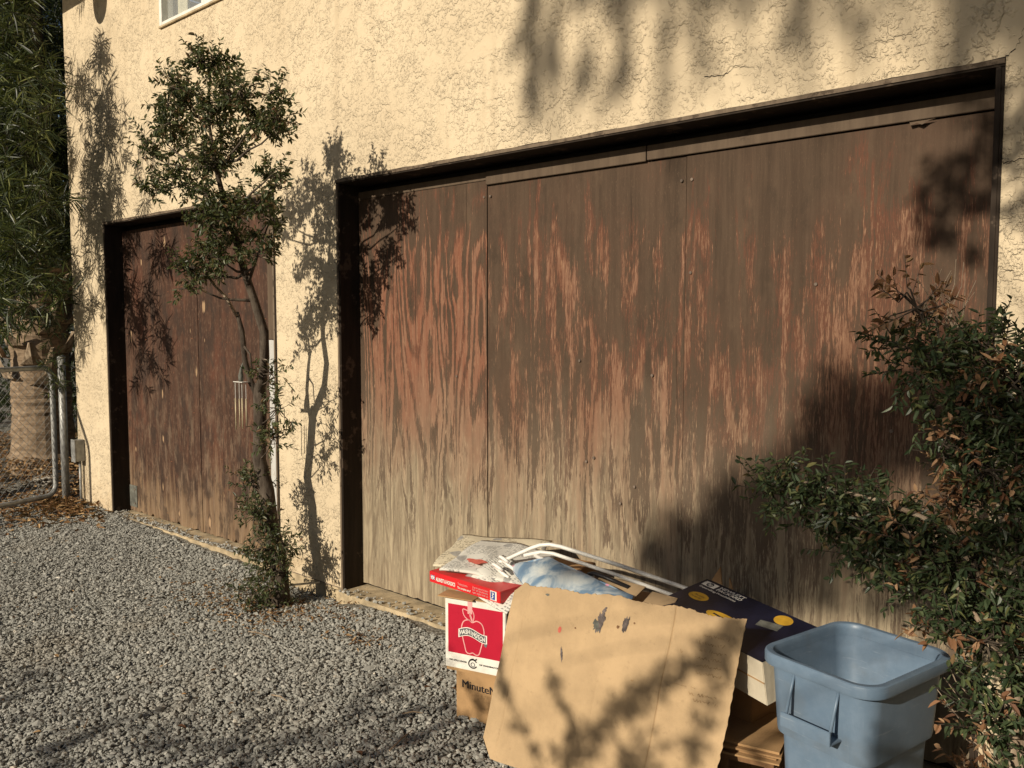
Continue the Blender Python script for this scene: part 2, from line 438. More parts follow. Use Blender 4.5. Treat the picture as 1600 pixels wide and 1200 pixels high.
M['drape'] = mat_plain('drape_cloth', (0.42, 0.40, 0.28), 0.8, 0.1)
k = NM('window_glass'); k.done((0.8, 0.85, 0.85), 0.03, spec=0.6)
tp = k.n('ShaderNodeBsdfTransparent'); mx = k.n('ShaderNodeMixShader'); mx.inputs[0].default_value = 0.88
k.t.links.new(k.p.outputs[0], mx.inputs[1]); k.t.links.new(tp.outputs[0], mx.inputs[2]); k.t.links.new(mx.outputs[0], k.out.inputs[0])
M['glass'] = k.m
M['card'] = mat_cardboard()
M['card_dark'] = mat_cardboard('cardboard_brown', (0.33, 0.195, 0.09))
M['card_mm'] = mat_cardboard('cardboard_kraft', (0.40, 0.245, 0.115))
M['card_edge'] = mat_plain('cardboard_edge', (0.36, 0.23, 0.11), 0.9, 0.3, 60, 0.6)
M['cream_card'] = mat_cardboard('cardboard_cream', (0.60, 0.53, 0.40))
M['red_print'] = mat_plain('red_print', (0.46, 0.012, 0.035), 0.38, 0.06, 6, 0.05, 0.4)
M['red_box'] = mat_plain('red_gloss_card', (0.62, 0.022, 0.026), 0.35, 0.08, 8, 0.05, 0.45)
M['white_print'] = mat_plain('white_print', (0.74, 0.71, 0.63), 0.5, 0.07, 20, 0.04)
M['black_print'] = mat_plain('black_print', (0.018, 0.018, 0.022), 0.6, 0.2, 40, 0.02)
M['grey_print'] = mat_plain('grey_print', (0.11, 0.115, 0.12), 0.6, 0.3, 60, 0.02)
M['pink_print'] = mat_plain('pink_print', (0.72, 0.36, 0.34), 0.5, 0.08, 20, 0.02)
M['navy'] = mat_plain('navy_gloss_card', (0.010, 0.011, 0.026), 0.33, 0.25, 9, 0.12, 0.4)
M['yellow_print'] = mat_plain('yellow_print', (0.52, 0.30, 0.03), 0.5, 0.12, 20, 0.02)
M['blue_print'] = mat_plain('blue_print', (0.03, 0.07, 0.28), 0.5, 0.2, 30, 0.02)
M['news'] = mat_print('newsprint')
M['news2'] = mat_print('newsprint_yellowed', (0.60, 0.53, 0.38), (0.12, 0.09, 0.06), 60)
M['stain'] = mat_plain('paint_stain', (0.13, 0.105, 0.095), 0.7, 0.35, 60, 0.1)
M['scrawl'] = mat_plain('pencil_scrawl', (0.37, 0.245, 0.125), 0.85, 0.2, 60, 0.02)
M['red_dot'] = mat_plain('red_paint_spot', (0.60, 0.14, 0.10), 0.6, 0.1, 60, 0.05)
M['bag'] = None
k = NM('sky_print_plastic'); v = k.obj()
n = k.noise(v, 9, 4, 0.6, 0.6); n2 = k.noise(k.mapv(v, loc=(3, 1, 0)), 16, 3, 0.5)
c = k.ramp(n, [(0.3, (0.62, 0.62, 0.56)), (0.45, (0.40, 0.45, 0.47)), (0.56, (0.14, 0.22, 0.31)), (0.75, (0.06, 0.11, 0.20))])
c = k.mix(k.m_('MULTIPLY', k.step(n2, 0.66, 0.70), 0.8), c, (0.62, 0.25, 0.33))
M['bag'] = k.done(c, 0.35, k.bump(n2, 0.3, 0.01), spec=0.4)
k = NM('blue_bin_plastic'); v = k.obj()
n = k.noise(v, 18, 5, 0.65); n2 = k.noise(k.mapv(v, (60, 60, 7)), 1.0, 3, 0.6); n3 = k.noise(v, 260, 2, 0.5)
c = k.mix(k.step(n, 0.3, 0.75), (0.120, 0.178, 0.248), (0.152, 0.212, 0.285))
c = k.mix(k.m_('MULTIPLY', k.step(n2, 0.62, 0.75), 0.25), c, (0.20, 0.26, 0.33))
low = k.m_('MULTIPLY', k.step(k.noise(v, 5, 4, 0.6), 0.5, 0.75), 0.35)
c = k.mix(low, c, (0.12, 0.12, 0.11))
scr = k.step(k.noise(k.mapv(v, (9, 9, 120), (4, 2, 0)), 1.0, 3, 0.7), 0.64, 0.70)
c = k.mix(k.m_('MULTIPLY', scr, 0.35), c, (0.30, 0.35, 0.40))
M['bin'] = k.done(c, 0.42, k.bump(n3, 0.12, 0.002), spec=0.4)
M['stone'] = mat_stone()
M['ground'] = mat_ground()
M['rock'] = mat_plain('pale_rock', (0.34, 0.31, 0.26), 0.9, 0.3, 9, 0.6)
M['bark'] = mat_bark('grey_brown_bark', (0.045, 0.033, 0.024), (0.105, 0.083, 0.062))
M['bark_pale'] = mat_bark('pale_bark', (0.22, 0.16, 0.11), (0.40, 0.32, 0.23))
M['bark_dark'] = mat_bark('dark_bark', (0.03, 0.024, 0.018), (0.07, 0.055, 0.04))
M['palm_bark'] = mat_bark('palm_bark', (0.15, 0.105, 0.065), (0.30, 0.22, 0.145), (9, 9, 34))
M['palm_boot'] = mat_bark('palm_leaf_base', (0.17, 0.12, 0.075), (0.46, 0.36, 0.25), (26, 26, 5))
M['leaf_tree'] = mat_leaf('privet_leaf', [(0.0, (0.045, 0.060, 0.028)), (0.5, (0.085, 0.105, 0.046)), (0.74, (0.125, 0.14, 0.06)), (0.84, (0.16, 0.13, 0.07)), (1.0, (0.24, 0.13, 0.075))], 0.32, 0.45, 0.4)
M['leaf_bush'] = mat_leaf('glossy_leaf', [(0.0, (0.028, 0.046, 0.021)), (0.5, (0.062, 0.090, 0.042)), (0.85, (0.105, 0.132, 0.056)), (0.95, (0.17, 0.18, 0.065)), (1.0, (0.24, 0.15, 0.075))], 0.28, 0.42, 0.4)
M['leaf_dead'] = mat_leaf('dead_leaf', [(0.0, (0.12, 0.055, 0.03)), (0.5, (0.28, 0.14, 0.07)), (1.0, (0.50, 0.32, 0.18))], 0.25, 0.6, 0.2)
M['leaf_long'] = mat_leaf('narrow_leaf', [(0.0, (0.010, 0.016, 0.006)), (0.5, (0.032, 0.046, 0.014)), (0.8, (0.075, 0.095, 0.028)), (1.0, (0.20, 0.21, 0.06))], 0.2, 0.45)
M['leaf_hedge'] = mat_leaf('hedge_leaf', [(0.0, (0.012, 0.022, 0.008)), (0.6, (0.028, 0.042, 0.014)), (1.0, (0.055, 0.07, 0.022))], 0.2, 0.45)
M['leaf_shade'] = mat_leaf('shade_tree_leaf', [(0.0, (0.02, 0.035, 0.010)), (1.0, (0.06, 0.09, 0.025))], 0.2, 0.4)
M['litter'] = mat_leaf('leaf_litter', [(0.0, (0.09, 0.045, 0.022)), (0.5, (0.23, 0.125, 0.055)), (1.0, (0.42, 0.28, 0.14))], 0.1, 0.8, 0.15)
M['brass'] = mat_plain('brass_tube', (0.50, 0.42, 0.27), 0.55, 0.1, 20, 0.05, 0.4, 0.2)
M['wood'] = mat_board('old_wood', (0.16, 0.085, 0.04), (0.24, 0.135, 0.065), (0.30, 0.19, 0.10))
M['vinyl_dark'] = mat_plain('dark_enamel', (0.022, 0.02, 0.02), 0.4, 0.2, 20, 0.05, 0.4)
M['roof'] = mat_plain('roof_board', (0.30, 0.23, 0.14), 0.85, 0.15, 10, 0.3)
# ================================================================ THE SETTING
GZ = -0.085                                   # gravel level
tag(MB().add([(-60, -60, -0.12), (60, -60, -0.12), (60, 60, -0.12), (-60, 60, -0.12)], [(0, 1, 2, 3)]).build('ground', M['ground']), kind='structure')

# ---------------------------------------------------------------- the stucco house
XL, XR, ZT = -7.3, 2.2, 4.32
BX0, BX1, BZ = -3.78, -0.605, 2.232           # large garage opening
LX0, LX1, LZ = -6.68, -4.375, 2.232           # small garage opening
WX0, WX1, WZ0, WZ1 = -5.68, -4.40, 3.46, 4.12 # upper window
SCR = -0.005                                  # lower edge of the stucco
house = empty('stucco_house', (-3.7, 0.5, 0), 'beige stucco house wall with two weathered wooden garage doors', 'building')
wall = MB()
xs = sorted({XL, LX0, LX1, WX0, WX1, BX0, BX1, XR}); zs = sorted({SCR, BZ, WZ0, WZ1, ZT})
idx = {}
def wv(x, y, z):
    key = (x, y, z)
    if key not in idx:
        idx[key] = len(wall.v); wall.v.append(key)
    return idx[key]
for i in range(len(xs) - 1):
    for j in range(len(zs) - 1):
        cx, cz = (xs[i] + xs[i + 1]) / 2, (zs[j] + zs[j + 1]) / 2
        if cz < BZ and (BX0 < cx < BX1 or LX0 < cx < LX1): continue
        if WX0 < cx < WX1 and WZ0 < cz < WZ1: continue
        wall.f.append((wv(xs[i], 0, zs[j]), wv(xs[i + 1], 0, zs[j]), wv(xs[i + 1], 0, zs[j + 1]), wv(xs[i], 0, zs[j + 1])))
for (x0, x1, z0, z1) in ((BX0, BX1, SCR, BZ), (LX0, LX1, SCR, BZ), (WX0, WX1, WZ0, WZ1)):
    d = 0.20
    n0 = len(wall.v)
    wall.v += [(x0, 0, z0), (x1, 0, z0), (x1, 0, z1), (x0, 0, z1), (x0, d, z0), (x1, d, z0), (x1, d, z1), (x0, d, z1)]
    wall.f += [(n0 + 0, n0 + 3, n0 + 7, n0 + 4), (n0 + 1, n0 + 5, n0 + 6, n0 + 2), (n0 + 3, n0 + 2, n0 + 6, n0 + 7)]
    if z0 > 1: wall.f.append((n0, n0 + 4, n0 + 5, n0 + 1))
n0 = len(wall.v)
wall.v += [(XL, 0, SCR), (XL, 7, SCR), (XL, 7, ZT), (XL, 0, ZT), (XR, 0, SCR), (XR, 7, SCR), (XR, 7, ZT), (XR, 0, ZT)]
wall.f += [(n0, n0 + 1, n0 + 2, n0 + 3), (n0 + 4, n0 + 5, n0 + 6, n0 + 7), (n0 + 1, n0 + 5, n0 + 6, n0 + 2)]
wall.build('wall', M['stucco'], house)
# screed flashing and foundation under the stucco
for x0, x1 in ((XL, LX0), (LX1, BX0), (BX1, XR)):
    MB().box(x0 + .004, x1 - .004, 0.012, 0.2, -0.3, -0.012).build('foundation', M['concrete'], house)
    MB().box(x0 + .002, x1 - .002, 0.003, 0.1, -0.0115, -0.0055).build('weep_screed', M['rust'], house)

def jag_strip(x0, x1, z, y, seed):
    rnd = random.Random(seed)
    n = 40; pts = []
    for i in range(n + 1): pts.append((x0 + (x1 - x0) * i / n, z + rnd.uniform(-.002, .003)))
    return pts
# door frames: header with two jambs
for (x0, x1, seed) in ((BX0, BX1, 1), (LX0, LX1, 2)):
    hd = MB()
    top = jag_strip(x0 - .001, x1 + .001, BZ - .001, 0, seed)
    poly = [(p[0], p[1]) for p in reversed(top)] + [(x0 - .001, BZ - 0.024), (x1 + .001, BZ - 0.024)]
    MB().box(x0, x1, -0.0105, -0.0065, BZ - 0.017, BZ - .003).build('header_edge', M['edge_board'], house)
    hd.prism(poly, 0.24, Matrix.Translation((0, -0.006, 0)) @ Matrix(((1, 0, 0, 0), (0, 0, -1, 0), (0, 1, 0, 0), (0, 0, 0, 1))))
    h = hd.build('door_frame', M['brown_board'], house)
    for xa, xb in ((x0 - .001, x0 + .024), (x1 - .024, x1 + .001)):
        MB().box(xa, xb, -0.004, 0.22, -0.09, BZ - 0.025).build('jamb', M['brown_board'], h, bevel=0.002)
        MB().box(xa + .002, xa + .016, -0.0085, -0.0045, -0.088, BZ - 0.026).build('jamb_edge', M['edge_board'] if xa < -3 else M['brown_board'], h)

# ---- large garage door: three plywood sheets under a two-piece top rail
PY = 0.128
back = MB().box(BX0 + .03, BX1 - .03, PY + 0.025, PY + 0.05, -0.02, 2.2).build('garage_door', M['dark'], house)
back['label'] = 'wide garage door of three weathered plywood sheets'
rnd = random.Random(4)
def sheet(x0, x1, z0, z1, y0, y1, rag, seed):
    """plywood sheet with a slightly ragged, rotted lower edge"""
    r = random.Random(seed); n = 36
    poly = [(x1, z1), (x0, z1)]
    for i in range(n + 1):
        poly.append((x0 + (x1 - x0) * i / n, z0 + (abs(r.gauss(0, 1)) ** 1.6 * rag if 0 < i < n else 0)))
    return MB().prism(poly, y1 - y0, Matrix.Translation((0, y0, 0)) @ Matrix(((1, 0, 0, 0), (0, 0, -1, 0), (0, 1, 0, 0), (0, 0, 0, 1))))
for i, (x0, x1, m) in enumerate(((-3.755, -2.7945, 'ply_a'), (-2.7915, -1.7275, 'ply_b'), (-1.7245, -0.63, 'ply_c'))):
    z1 = 2.135 if i == 0 else 2.112
    sheet(x0, x1, 0.004, z1, PY + (0.0, .004, .0015)[i], PY + 0.02, 0.002, i).build('plywood_panel', M[m], back)
for x0, x1, dz in ((-2.79, -1.905, 0.0), (-1.90, -0.632, 0.003)):
    MB().box(x0, x1, PY - 0.012, PY + 0.015, 2.114 + dz, 2.175).build('top_rail', M['trim_board'], back, bevel=0.0015)
MB().box(-3.754, -2.795, PY - 0.004, PY + 0.015, 2.137, 2.175).build('top_rail', M['trim_board'], back, bevel=0.0015)
for (x, z) in ((-2.81, 2.06), (-2.77, 2.06), (-1.745, 2.02), (-1.70, 2.02), (-1.70, 1.66), (-2.16, 0.88), (-2.20, 0.86), (-2.02, 0.70), (-1.95, 0.78), (-2.24, 1.3), (-1.87, 1.25), (-1.2, 1.6), (-0.93, 1.1), (-3.0, 1.2)):
    MB().tube([(x, PY - 0.004, z), (x, PY + 0.01, z)], 0.006, 8).build('nail_head', M['rust'], back)
# torn flake hanging from the rail on the right
MB().add([(-.90, PY - .014, 2.112), (-.895, PY - .018, 2.101), (-.875, PY - .022, 2.106), (-.86, PY - .02, 2.098), (-.84, PY - .017, 2.109), (-.82, PY - .014, 2.113)], [(0, 1, 2), (2, 3, 4), (0, 2, 4, 5)]).build('splinter', M['trim_board'], back)

# ---- small garage door: red-brown plywood
back2 = MB().box(LX0 + .03, LX1 - .03, PY + 0.025, PY + 0.05, -0.02, 2.2).build('garage_door', M['dark'], house)
back2['label'] = 'narrow red-brown garage door behind the small tree'
for i, (x0, x1) in enumerate(((-6.655, -5.537), (-5.533, -4.624))):
    sheet(x0, x1, -0.004, 2.17, PY + i * .002, PY + 0.02, 0.006, 10 + i).build('plywood_panel', M['redply'], back2)
MB().box(-4.620, -4.440, PY - 0.03, PY + 0.012, -0.008, 1.36).build('edge_board', M['white_board'], back2, bevel=0.003)
MB().box(-4.620, -4.440, PY - 0.03, PY + 0.012, 1.365, 2.19).build('edge_board', M['trim_board'], back2, bevel=0.003)
MB().box(-6.651, -6.53, PY - 0.006, PY - 0.001, 0.03, 0.20).build('corner_plate', M['grey_plate'], back2, bevel=0.001)
for z in (0.06, .17):
    MB().tube([(-6.56, PY - 0.010, z), (-6.56, PY, z)], 0.008, 6).build('bolt_head', M['rust'], back2)

# ---- concrete sills
for x0, x1, yf, zt in ((BX0 - .02, BX1 + .02, -0.030, -0.012), (LX0 - .02, LX1 + .02, -0.004, -0.010)):
    s = MB(); n = 60; r = random.Random(int(x0 * 10))
    front = [(x0 + (x1 - x0) * i / n, yf + r.uniform(-.008, .010)) for i in range(n + 1)]
    s.prism(front + [(x1, 0.4), (x0, 0.4)], 0.25, Matrix.Translation((0, 0, zt)))
    s.build('door_sill', M['concrete'], house)

# ---- upper window with vertical blinds
wf = MB()
wy0, wy1 = -0.012, 0.07
wf.box(WX0 - .001, WX0 + .032, wy0, wy1, WZ0 + .001, WZ1)
win = wf.build('window', M['white_metal'], house)
MB().box(WX1 - .045, WX1 + .001, wy0, wy1, WZ0 + .001, WZ1).build('side_frame', M['white_metal'], win)
MB().box(WX0 + .0325, WX1 - .0455, wy0 + .002, wy1, WZ0 + .001, WZ0 + .020).build('bottom_frame', M['white_metal'], win)
MB().box(WX0 + .0455, WX1 - .0455, wy0 + .002, wy1, WZ1 - .035, WZ1).build('top_frame', M['white_metal'], win)
MB().box(WX0 - .012, WX1 + .012, -0.016, -0.002, WZ0 - .016, WZ0 - .001).build('window_sill', M['concrete'], win, bevel=.002)
MB().box(WX0 + .033, WX1 - .046, 0.03, 0.034, WZ0 + .021, WZ1 - .036).build('pane', M['glass'], win)
MB().box(WX0 + .07, WX0 + .20, 0.085, 0.10, WZ0 + .03, WZ1 - .01).build('drape', M['drape'], win)
for i in range(9):
    x = WX0 + .36 + i * .092
    MB().add([(x, .095, WZ0 + .03), (x + .088, .080, WZ0 + .03), (x + .088, .080, WZ1), (x, .095, WZ1), (x + .002, .0975, WZ0 + .03), (x + .09, .0825, WZ0 + .03), (x + .09, .0825, WZ1), (x + .002, .0975, WZ1)],
             [(0, 1, 2, 3), (7, 6, 5, 4), (0, 4, 5, 1), (1, 5, 6, 2), (2, 6, 7, 3), (3, 7, 4, 0)]).build('blind_slat', M['blind'], win)
MB().box(WX0 - .02, WX1 + .02, 0.35, 0.36, WZ0 - .1, WZ1 + .1).build('room_back', M['grey_plate'], win)

# ---- eave with rounded rafter tails
rf = MB().box(XL - .02, XR + .3, -0.50, 7.2, 4.34, 4.42).build('roof', M['roof'], house)
MB().box(XL - .02, XR + .3, -0.53, -0.5005, 4.17, 4.43).build('fascia', M['roof'], rf)
for i in range(0, 11):
    x = -6.62 + .81 * i
    prof = [(x - .125, 4.339), (x - .125, 4.12)] + [(x - .125 * math.cos(a), 4.12 - .20 * math.sin(a)) for a in [math.pi * q / 12 for q in range(1, 12)]] + [(x + .125, 4.12), (x + .125, 4.339)]
    MB().prism(prof, 0.495, Matrix(((1, 0, 0, 0), (0, 0, -1, -.4975), (0, 1, 0, 0), (0, 0, 0, 1)))).build('rafter_tail', M['roof'], rf)

# ---- electrical box and conduit at the corner
eb = MB().box(-7.235, -7.165, -0.075, -0.002, 0.345, 0.52).build('electrical_box', M['galv'], house, bevel=0.004)
MB().box(-7.240, -7.160, -0.082, -0.0755, 0.34, 0.525).build('cover', M['galv'], eb, bevel=0.002)
MB().tube([(-7.20, -0.03, 0.345), (-7.20, -0.03, -0.1)], 0.011, 8).build('conduit', M['galv'], eb, smooth=True)
MB().tube([(-7.222, -0.022, 0.345), (-7.222, -0.022, -0.1)], 0.007, 8).build('conduit', M['galv'], eb, smooth=True)

# ---- hairline cracks in the stucco at the corner of the wide opening
def crack(pts, w, seed):
    r = random.Random(seed); full = []
    for (a0, b0), (a1, b1) in zip(pts, pts[1:]):
        for i in range(8):
            t_ = i / 8; full.append((a0 + (a1 - a0) * t_ + r.uniform(-.004, .004), b0 + (b1 - b0) * t_ + r.uniform(-.004, .004)))
    vs = []
    for i, (x, z) in enumerate(full):
        ww = w * (1 - .6 * i / len(full)) * r.uniform(.5, 1.2); vs += [(x, -.0012, z + ww), (x, -.0012, z - ww)]
    MB().add(vs, [(2 * i, 2 * i + 1, 2 * i + 3, 2 * i + 2) for i in range(len(full) - 1)]).build('crack', M['dark'], house)
crack([(BX1 + .002, BZ + .002), (BX1 + .03, BZ + .03), (BX1 + .05, BZ + .09), (BX1 + .10, BZ + .13)], .0016, 1)
crack([(BX1 + .002, 1.93), (BX1 + .05, 1.935), (BX1 + .11, 1.955)], .0013, 2)
crack([(-1.58, 2.36), (-1.50, 2.352), (-1.46, 2.375), (-1.40, 2.36)], .0014, 3)

# ---------------------------------------------------------------- gravel (stuff)
rng = np.random.default_rng(7)
ico_t = (1 + 5 ** .5) / 2
ico_v = np.array([(-1, ico_t, 0), (1, ico_t, 0), (-1, -ico_t, 0), (1, -ico_t, 0), (0, -1, ico_t), (0, 1, ico_t), (0, -1, -ico_t), (0, 1, -ico_t), (ico_t, 0, -1), (ico_t, 0, 1), (-ico_t, 0, -1), (-ico_t, 0, 1)], float)
ico_v /= np.linalg.norm(ico_v[0])
ico_f = np.array([(0, 11, 5), (0, 5, 1), (0, 1, 7), (0, 7, 10), (0, 10, 11), (1, 5, 9), (5, 11, 4), (11, 10, 2), (10, 7, 6), (7, 1, 8), (3, 9, 4), (3, 4, 2), (3, 2, 6), (3, 6, 8), (3, 8, 9), (4, 9, 5), (2, 4, 11), (6, 2, 10), (8, 6, 7), (9, 8, 1)])
def rand_rot(rng, n):
    q = rng.normal(size=(n, 4)); q /= np.linalg.norm(q, axis=1)[:, None]
    w, x, y, z = q.T
    return np.stack([np.stack([1 - 2 * (y * y + z * z), 2 * (x * y - z * w), 2 * (x * z + y * w)], -1),
                     np.stack([2 * (x * y + z * w), 1 - 2 * (x * x + z * z), 2 * (y * z - x * w)], -1),
                     np.stack([2 * (x * z - y * w), 2 * (y * z + x * w), 1 - 2 * (x * x + y * y)], -1)], 1)
def gheight(x, y):
    base = GZ + 0.010 * np.sin(x * 1.7 + y) + 0.008 * np.sin(y * 3.1 - x * .8) + np.clip((-5.2 - x) * .012, 0, .03)
    near = np.exp(-np.clip(-y, 0, 9) / .30)
    door_l = 1 / (1 + np.exp((x + 4.45) / .07)); door_b = 1 / (1 + np.exp(-(x + 3.70) / .05))
    return base + near * (.070 * door_l + .054 * door_b)
gx = np.linspace(-8.6, 0.2, 120); gy = np.linspace(-3.0, 0.0, 60)
GX, GY = np.meshgrid(gx, gy); GZZ = gheight(GX, GY) - .011
gv_ = np.stack([GX, GY, GZZ], -1).reshape(-1, 3); gi = (np.arange(59)[:, None] * 120 + np.arange(119)[None]).ravel()
tag(np_mesh('gravel_bed', gv_, np.stack([gi, gi + 1, gi + 121, gi + 120], 1), M['ground'], smooth=True), kind='structure')
oct_v = np.array([(1, 0, 0), (-1, 0, 0), (0, 1, 0), (0, -1, 0), (0, 0, 1), (0, 0, -1)], float)
oct_f = np.array([(0, 2, 4), (2, 1, 4), (1, 3, 4), (3, 0, 4), (2, 0, 5), (1, 2, 5), (3, 1, 5), (0, 3, 5)])
def stones(name, xy, sizes, zoff, rnd_attr, far=False):
    n = len(xy); bv, bf = (oct_v, oct_f) if far else (ico_v, ico_f); nv_ = len(bv)
    loc = bv[None] * (1 + rng.uniform(-.34, .34, (n, nv_, 1)))
    loc = loc * (np.stack([rng.uniform(.8, 1.35, n), rng.uniform(.7, 1.05, n), rng.uniform(.36, .66, n)], 1) * sizes[:, None])[:, None, :]
    tilt = rand_rot(rng, n)
    # mostly lying flat: blend of yaw and tilt
    a = rng.uniform(0, 6.283, n); c, s_ = np.cos(a), np.sin(a); t = rng.normal(0, .38, n); ct, st = np.cos(t), np.sin(t)
    z0 = np.zeros(n); o1 = np.ones(n)
    Rz = np.stack([np.stack([c, -s_, z0], -1), np.stack([s_, c, z0], -1), np.stack([z0, z0, o1], -1)], 1)
    Rx = np.stack([np.stack([o1, z0, z0], -1), np.stack([z0, ct, -st], -1), np.stack([z0, st, ct], -1)], 1)
    rot = np.einsum('nij,njk->nik', Rz, Rx)
    pick = rng.random(n) < .25
    rot[pick] = tilt[pick]
    vv = np.einsum('nij,nkj->nki', rot, loc)
    zz = gheight(xy[:, 0], xy[:, 1]) + zoff
    vv += np.concatenate([xy, zz[:, None]], 1)[:, None, :]
    ff = (bf[None] + (np.arange(n) * nv_)[:, None, None]).reshape(-1, 3)
    return tag(np_mesh(name, vv.reshape(-1, 3), ff, M['stone'], attrs={'rnd': np.repeat(rnd_attr, len(bf))}), kind='stuff')
def scatter(n, x0, x1, y0, y1):
    return np.stack([rng.uniform(x0, x1, n), rng.uniform(y0, y1, n)], 1)
def in_view(p):
    """ground in and round the picture: inside the camera's fan, with margin for a step aside"""
    d = p - np.array([0, -2.85]); r = np.hypot(d[:, 0], d[:, 1])
    ang = np.degrees(np.arctan2(-d[:, 0], d[:, 1]))           # left of +y
    return (r > 2.5) & (ang > 4) & (ang < 78)
pts = scatter(420000, -8.2, -0.2, -2.6, -0.015)
pts = pts[in_view(pts)]
keep = ~((pts[:, 0] > BX0) & (pts[:, 0] < BX1) & (pts[:, 1] > -0.075 + .025 * np.sin(pts[:, 0] * 9)))
keep &= ~((pts[:, 0] > LX0) & (pts[:, 0] < LX1) & (pts[:, 1] > -0.04))
keep &= ~((np.hypot(pts[:, 0] + 4.0, pts[:, 1] + .25) < .07))
keep &= (pts[:, 0] > -7.35) | (rng.random(len(pts)) < np.clip(1.2 - .9 * (-7.35 - pts[:, 0]), .1, 1))
pts = pts[keep][:152000]
sz = np.clip(rng.lognormal(math.log(.0064), .38, len(pts)), .0032, .019)
zo = rng.uniform(-.011, .005, len(pts)); cr = np.clip(rng.normal(.47, .18, len(pts)), 0, 1)
isfar = pts[:, 0] < -4.3
stones('gravel', pts[~isfar], sz[~isfar], zo[~isfar], cr[~isfar])
stones('far_gravel', pts[isfar], sz[isfar] * 1.15, zo[isfar], cr[isfar], True)
pts = np.concatenate([np.stack([rng.uniform(BX0 + .03, -1.8, 170), -0.05 + np.abs(rng.normal(0, .055, 170))], 1)])
pts = pts[pts[:, 1] < .12]
pl_ = np.stack([rng.uniform(LX0 + .03, LX1 - .1, 420), -0.01 + np.abs(rng.normal(0, .045, 420))], 1)
pl_ = pl_[pl_[:, 1] < .12]
stones('sill_gravel', pl_, rng.uniform(.005, .012, len(pl_)), -.001 - gheight(pl_[:, 0], pl_[:, 1]), rng.uniform(.2, .9, len(pl_)))
st = stones('sill_gravel', pts, rng.uniform(.005, .013, len(pts)), -.002 - gheight(pts[:, 0], pts[:, 1]), rng.uniform(.2, .9, len(pts)))
# stones kicked onto the sills
# ================================================================ VEGETATION
def unit(a): return a / np.maximum(np.linalg.norm(a, axis=-1, keepdims=True), 1e-9)
def leaf_cards(P, D, U, L, W, curl=0.12):
    """P base, D direction, U rough up: folded pointed leaves, two quads each"""
    D = unit(D); S = unit(np.cross(D, U)); Nn = np.cross(S, D)
    L = L[:, None]; W = W[:, None]
    base = P; tip = P + D * L - Nn * L * curl
    l1 = P + D * L * .30 - S * W * .46 + Nn * W * .22; l2 = P + D * L * .68 - S * W * .38 + Nn * W * .15 - Nn * L * curl * .45
    r1 = P + D * L * .30 + S * W * .46 + Nn * W * .22; r2 = P + D * L * .68 + S * W * .38 + Nn * W * .15 - Nn * L * curl * .45
    V = np.stack([base, l1, l2, tip, r2, r1], 1).reshape(-1, 3)
    o = (np.arange(len(P)) * 6)[:, None, None]
    F = (np.array([[0, 3, 2, 1], [0, 5, 4, 3]])[None] + o).reshape(-1, 4)
    return V, F
def sticks(A, B, ra, rb):
    """three-sided twigs from A to B"""
    D = unit(B - A); ref = np.where(np.abs(D[:, 2:3]) < .9, np.array([[0, 0, 1.]]), np.array([[1., 0, 0]]))
    n1 = unit(np.cross(D, ref)); n2 = np.cross(D, n1)
    V = []
    for q, r in ((A, ra), (B, rb)):
        for j in range(3):
            a = 2 * math.pi * j / 3
            V.append(q + (n1 * math.cos(a) + n2 * math.sin(a)) * r)
    V = np.stack(V, 1).reshape(-1, 3)
    o = (np.arange(len(A)) * 6)[:, None, None]
    F = (np.array([[0, 1, 4, 3], [1, 2, 5, 4], [2, 0, 3, 5]])[None] + o).reshape(-1, 4)
    return V, F
def foliage(rng, blobs, twig_len=.12, per=11, leaf=(.03, .011), spread=.9, up=.35, droop=0.0, fill=.5, outw=.7):
    """blobs: (centre, radii, twigs).  Returns leaf base/dir/up arrays and twig segments"""
    P = []; D = []; U = []; A = []; B = []; cen = []
    for c, r, n in blobs:
        c = np.array(c, float); r = np.array(r if hasattr(r, '__len__') else (r, r, r), float)
        d = unit(rng.normal(size=(n, 3))); rad = rng.random(n) ** fill
        base = c + d * r * rad[:, None]
        dirn = unit(d * outw + np.array([0, 0, up]) + rng.normal(0, .45, (n, 3)) + np.array([0, 0, -droop]))
        ln = twig_len * rng.uniform(.6, 1.25, n)
        A.append(base); B.append(base + dirn * ln[:, None]); cen.append(np.repeat(c[None], n, 0))
        for j in range(per):
            t = (j + rng.random(n)) / per
            side = unit(np.cross(dirn, rng.normal(size=(n, 3))))
            P.append(base + dirn * (ln * t)[:, None])
            D.append(unit(dirn * .55 + side * spread + np.array([0, 0, -.15 - droop])))
            U.append(unit(np.array([0, 0, 1.]) + rng.normal(0, .55, (n, 3))))
    P, D, U = map(np.concatenate, (P, D, U)); A, B, cen = map(np.concatenate, (A, B, cen))
    L = leaf[0] * rng.uniform(.65, 1.25, len(P)); W = leaf[1] * rng.uniform(.75, 1.25, len(P))
    return P, D, U, L, W, A, B, cen
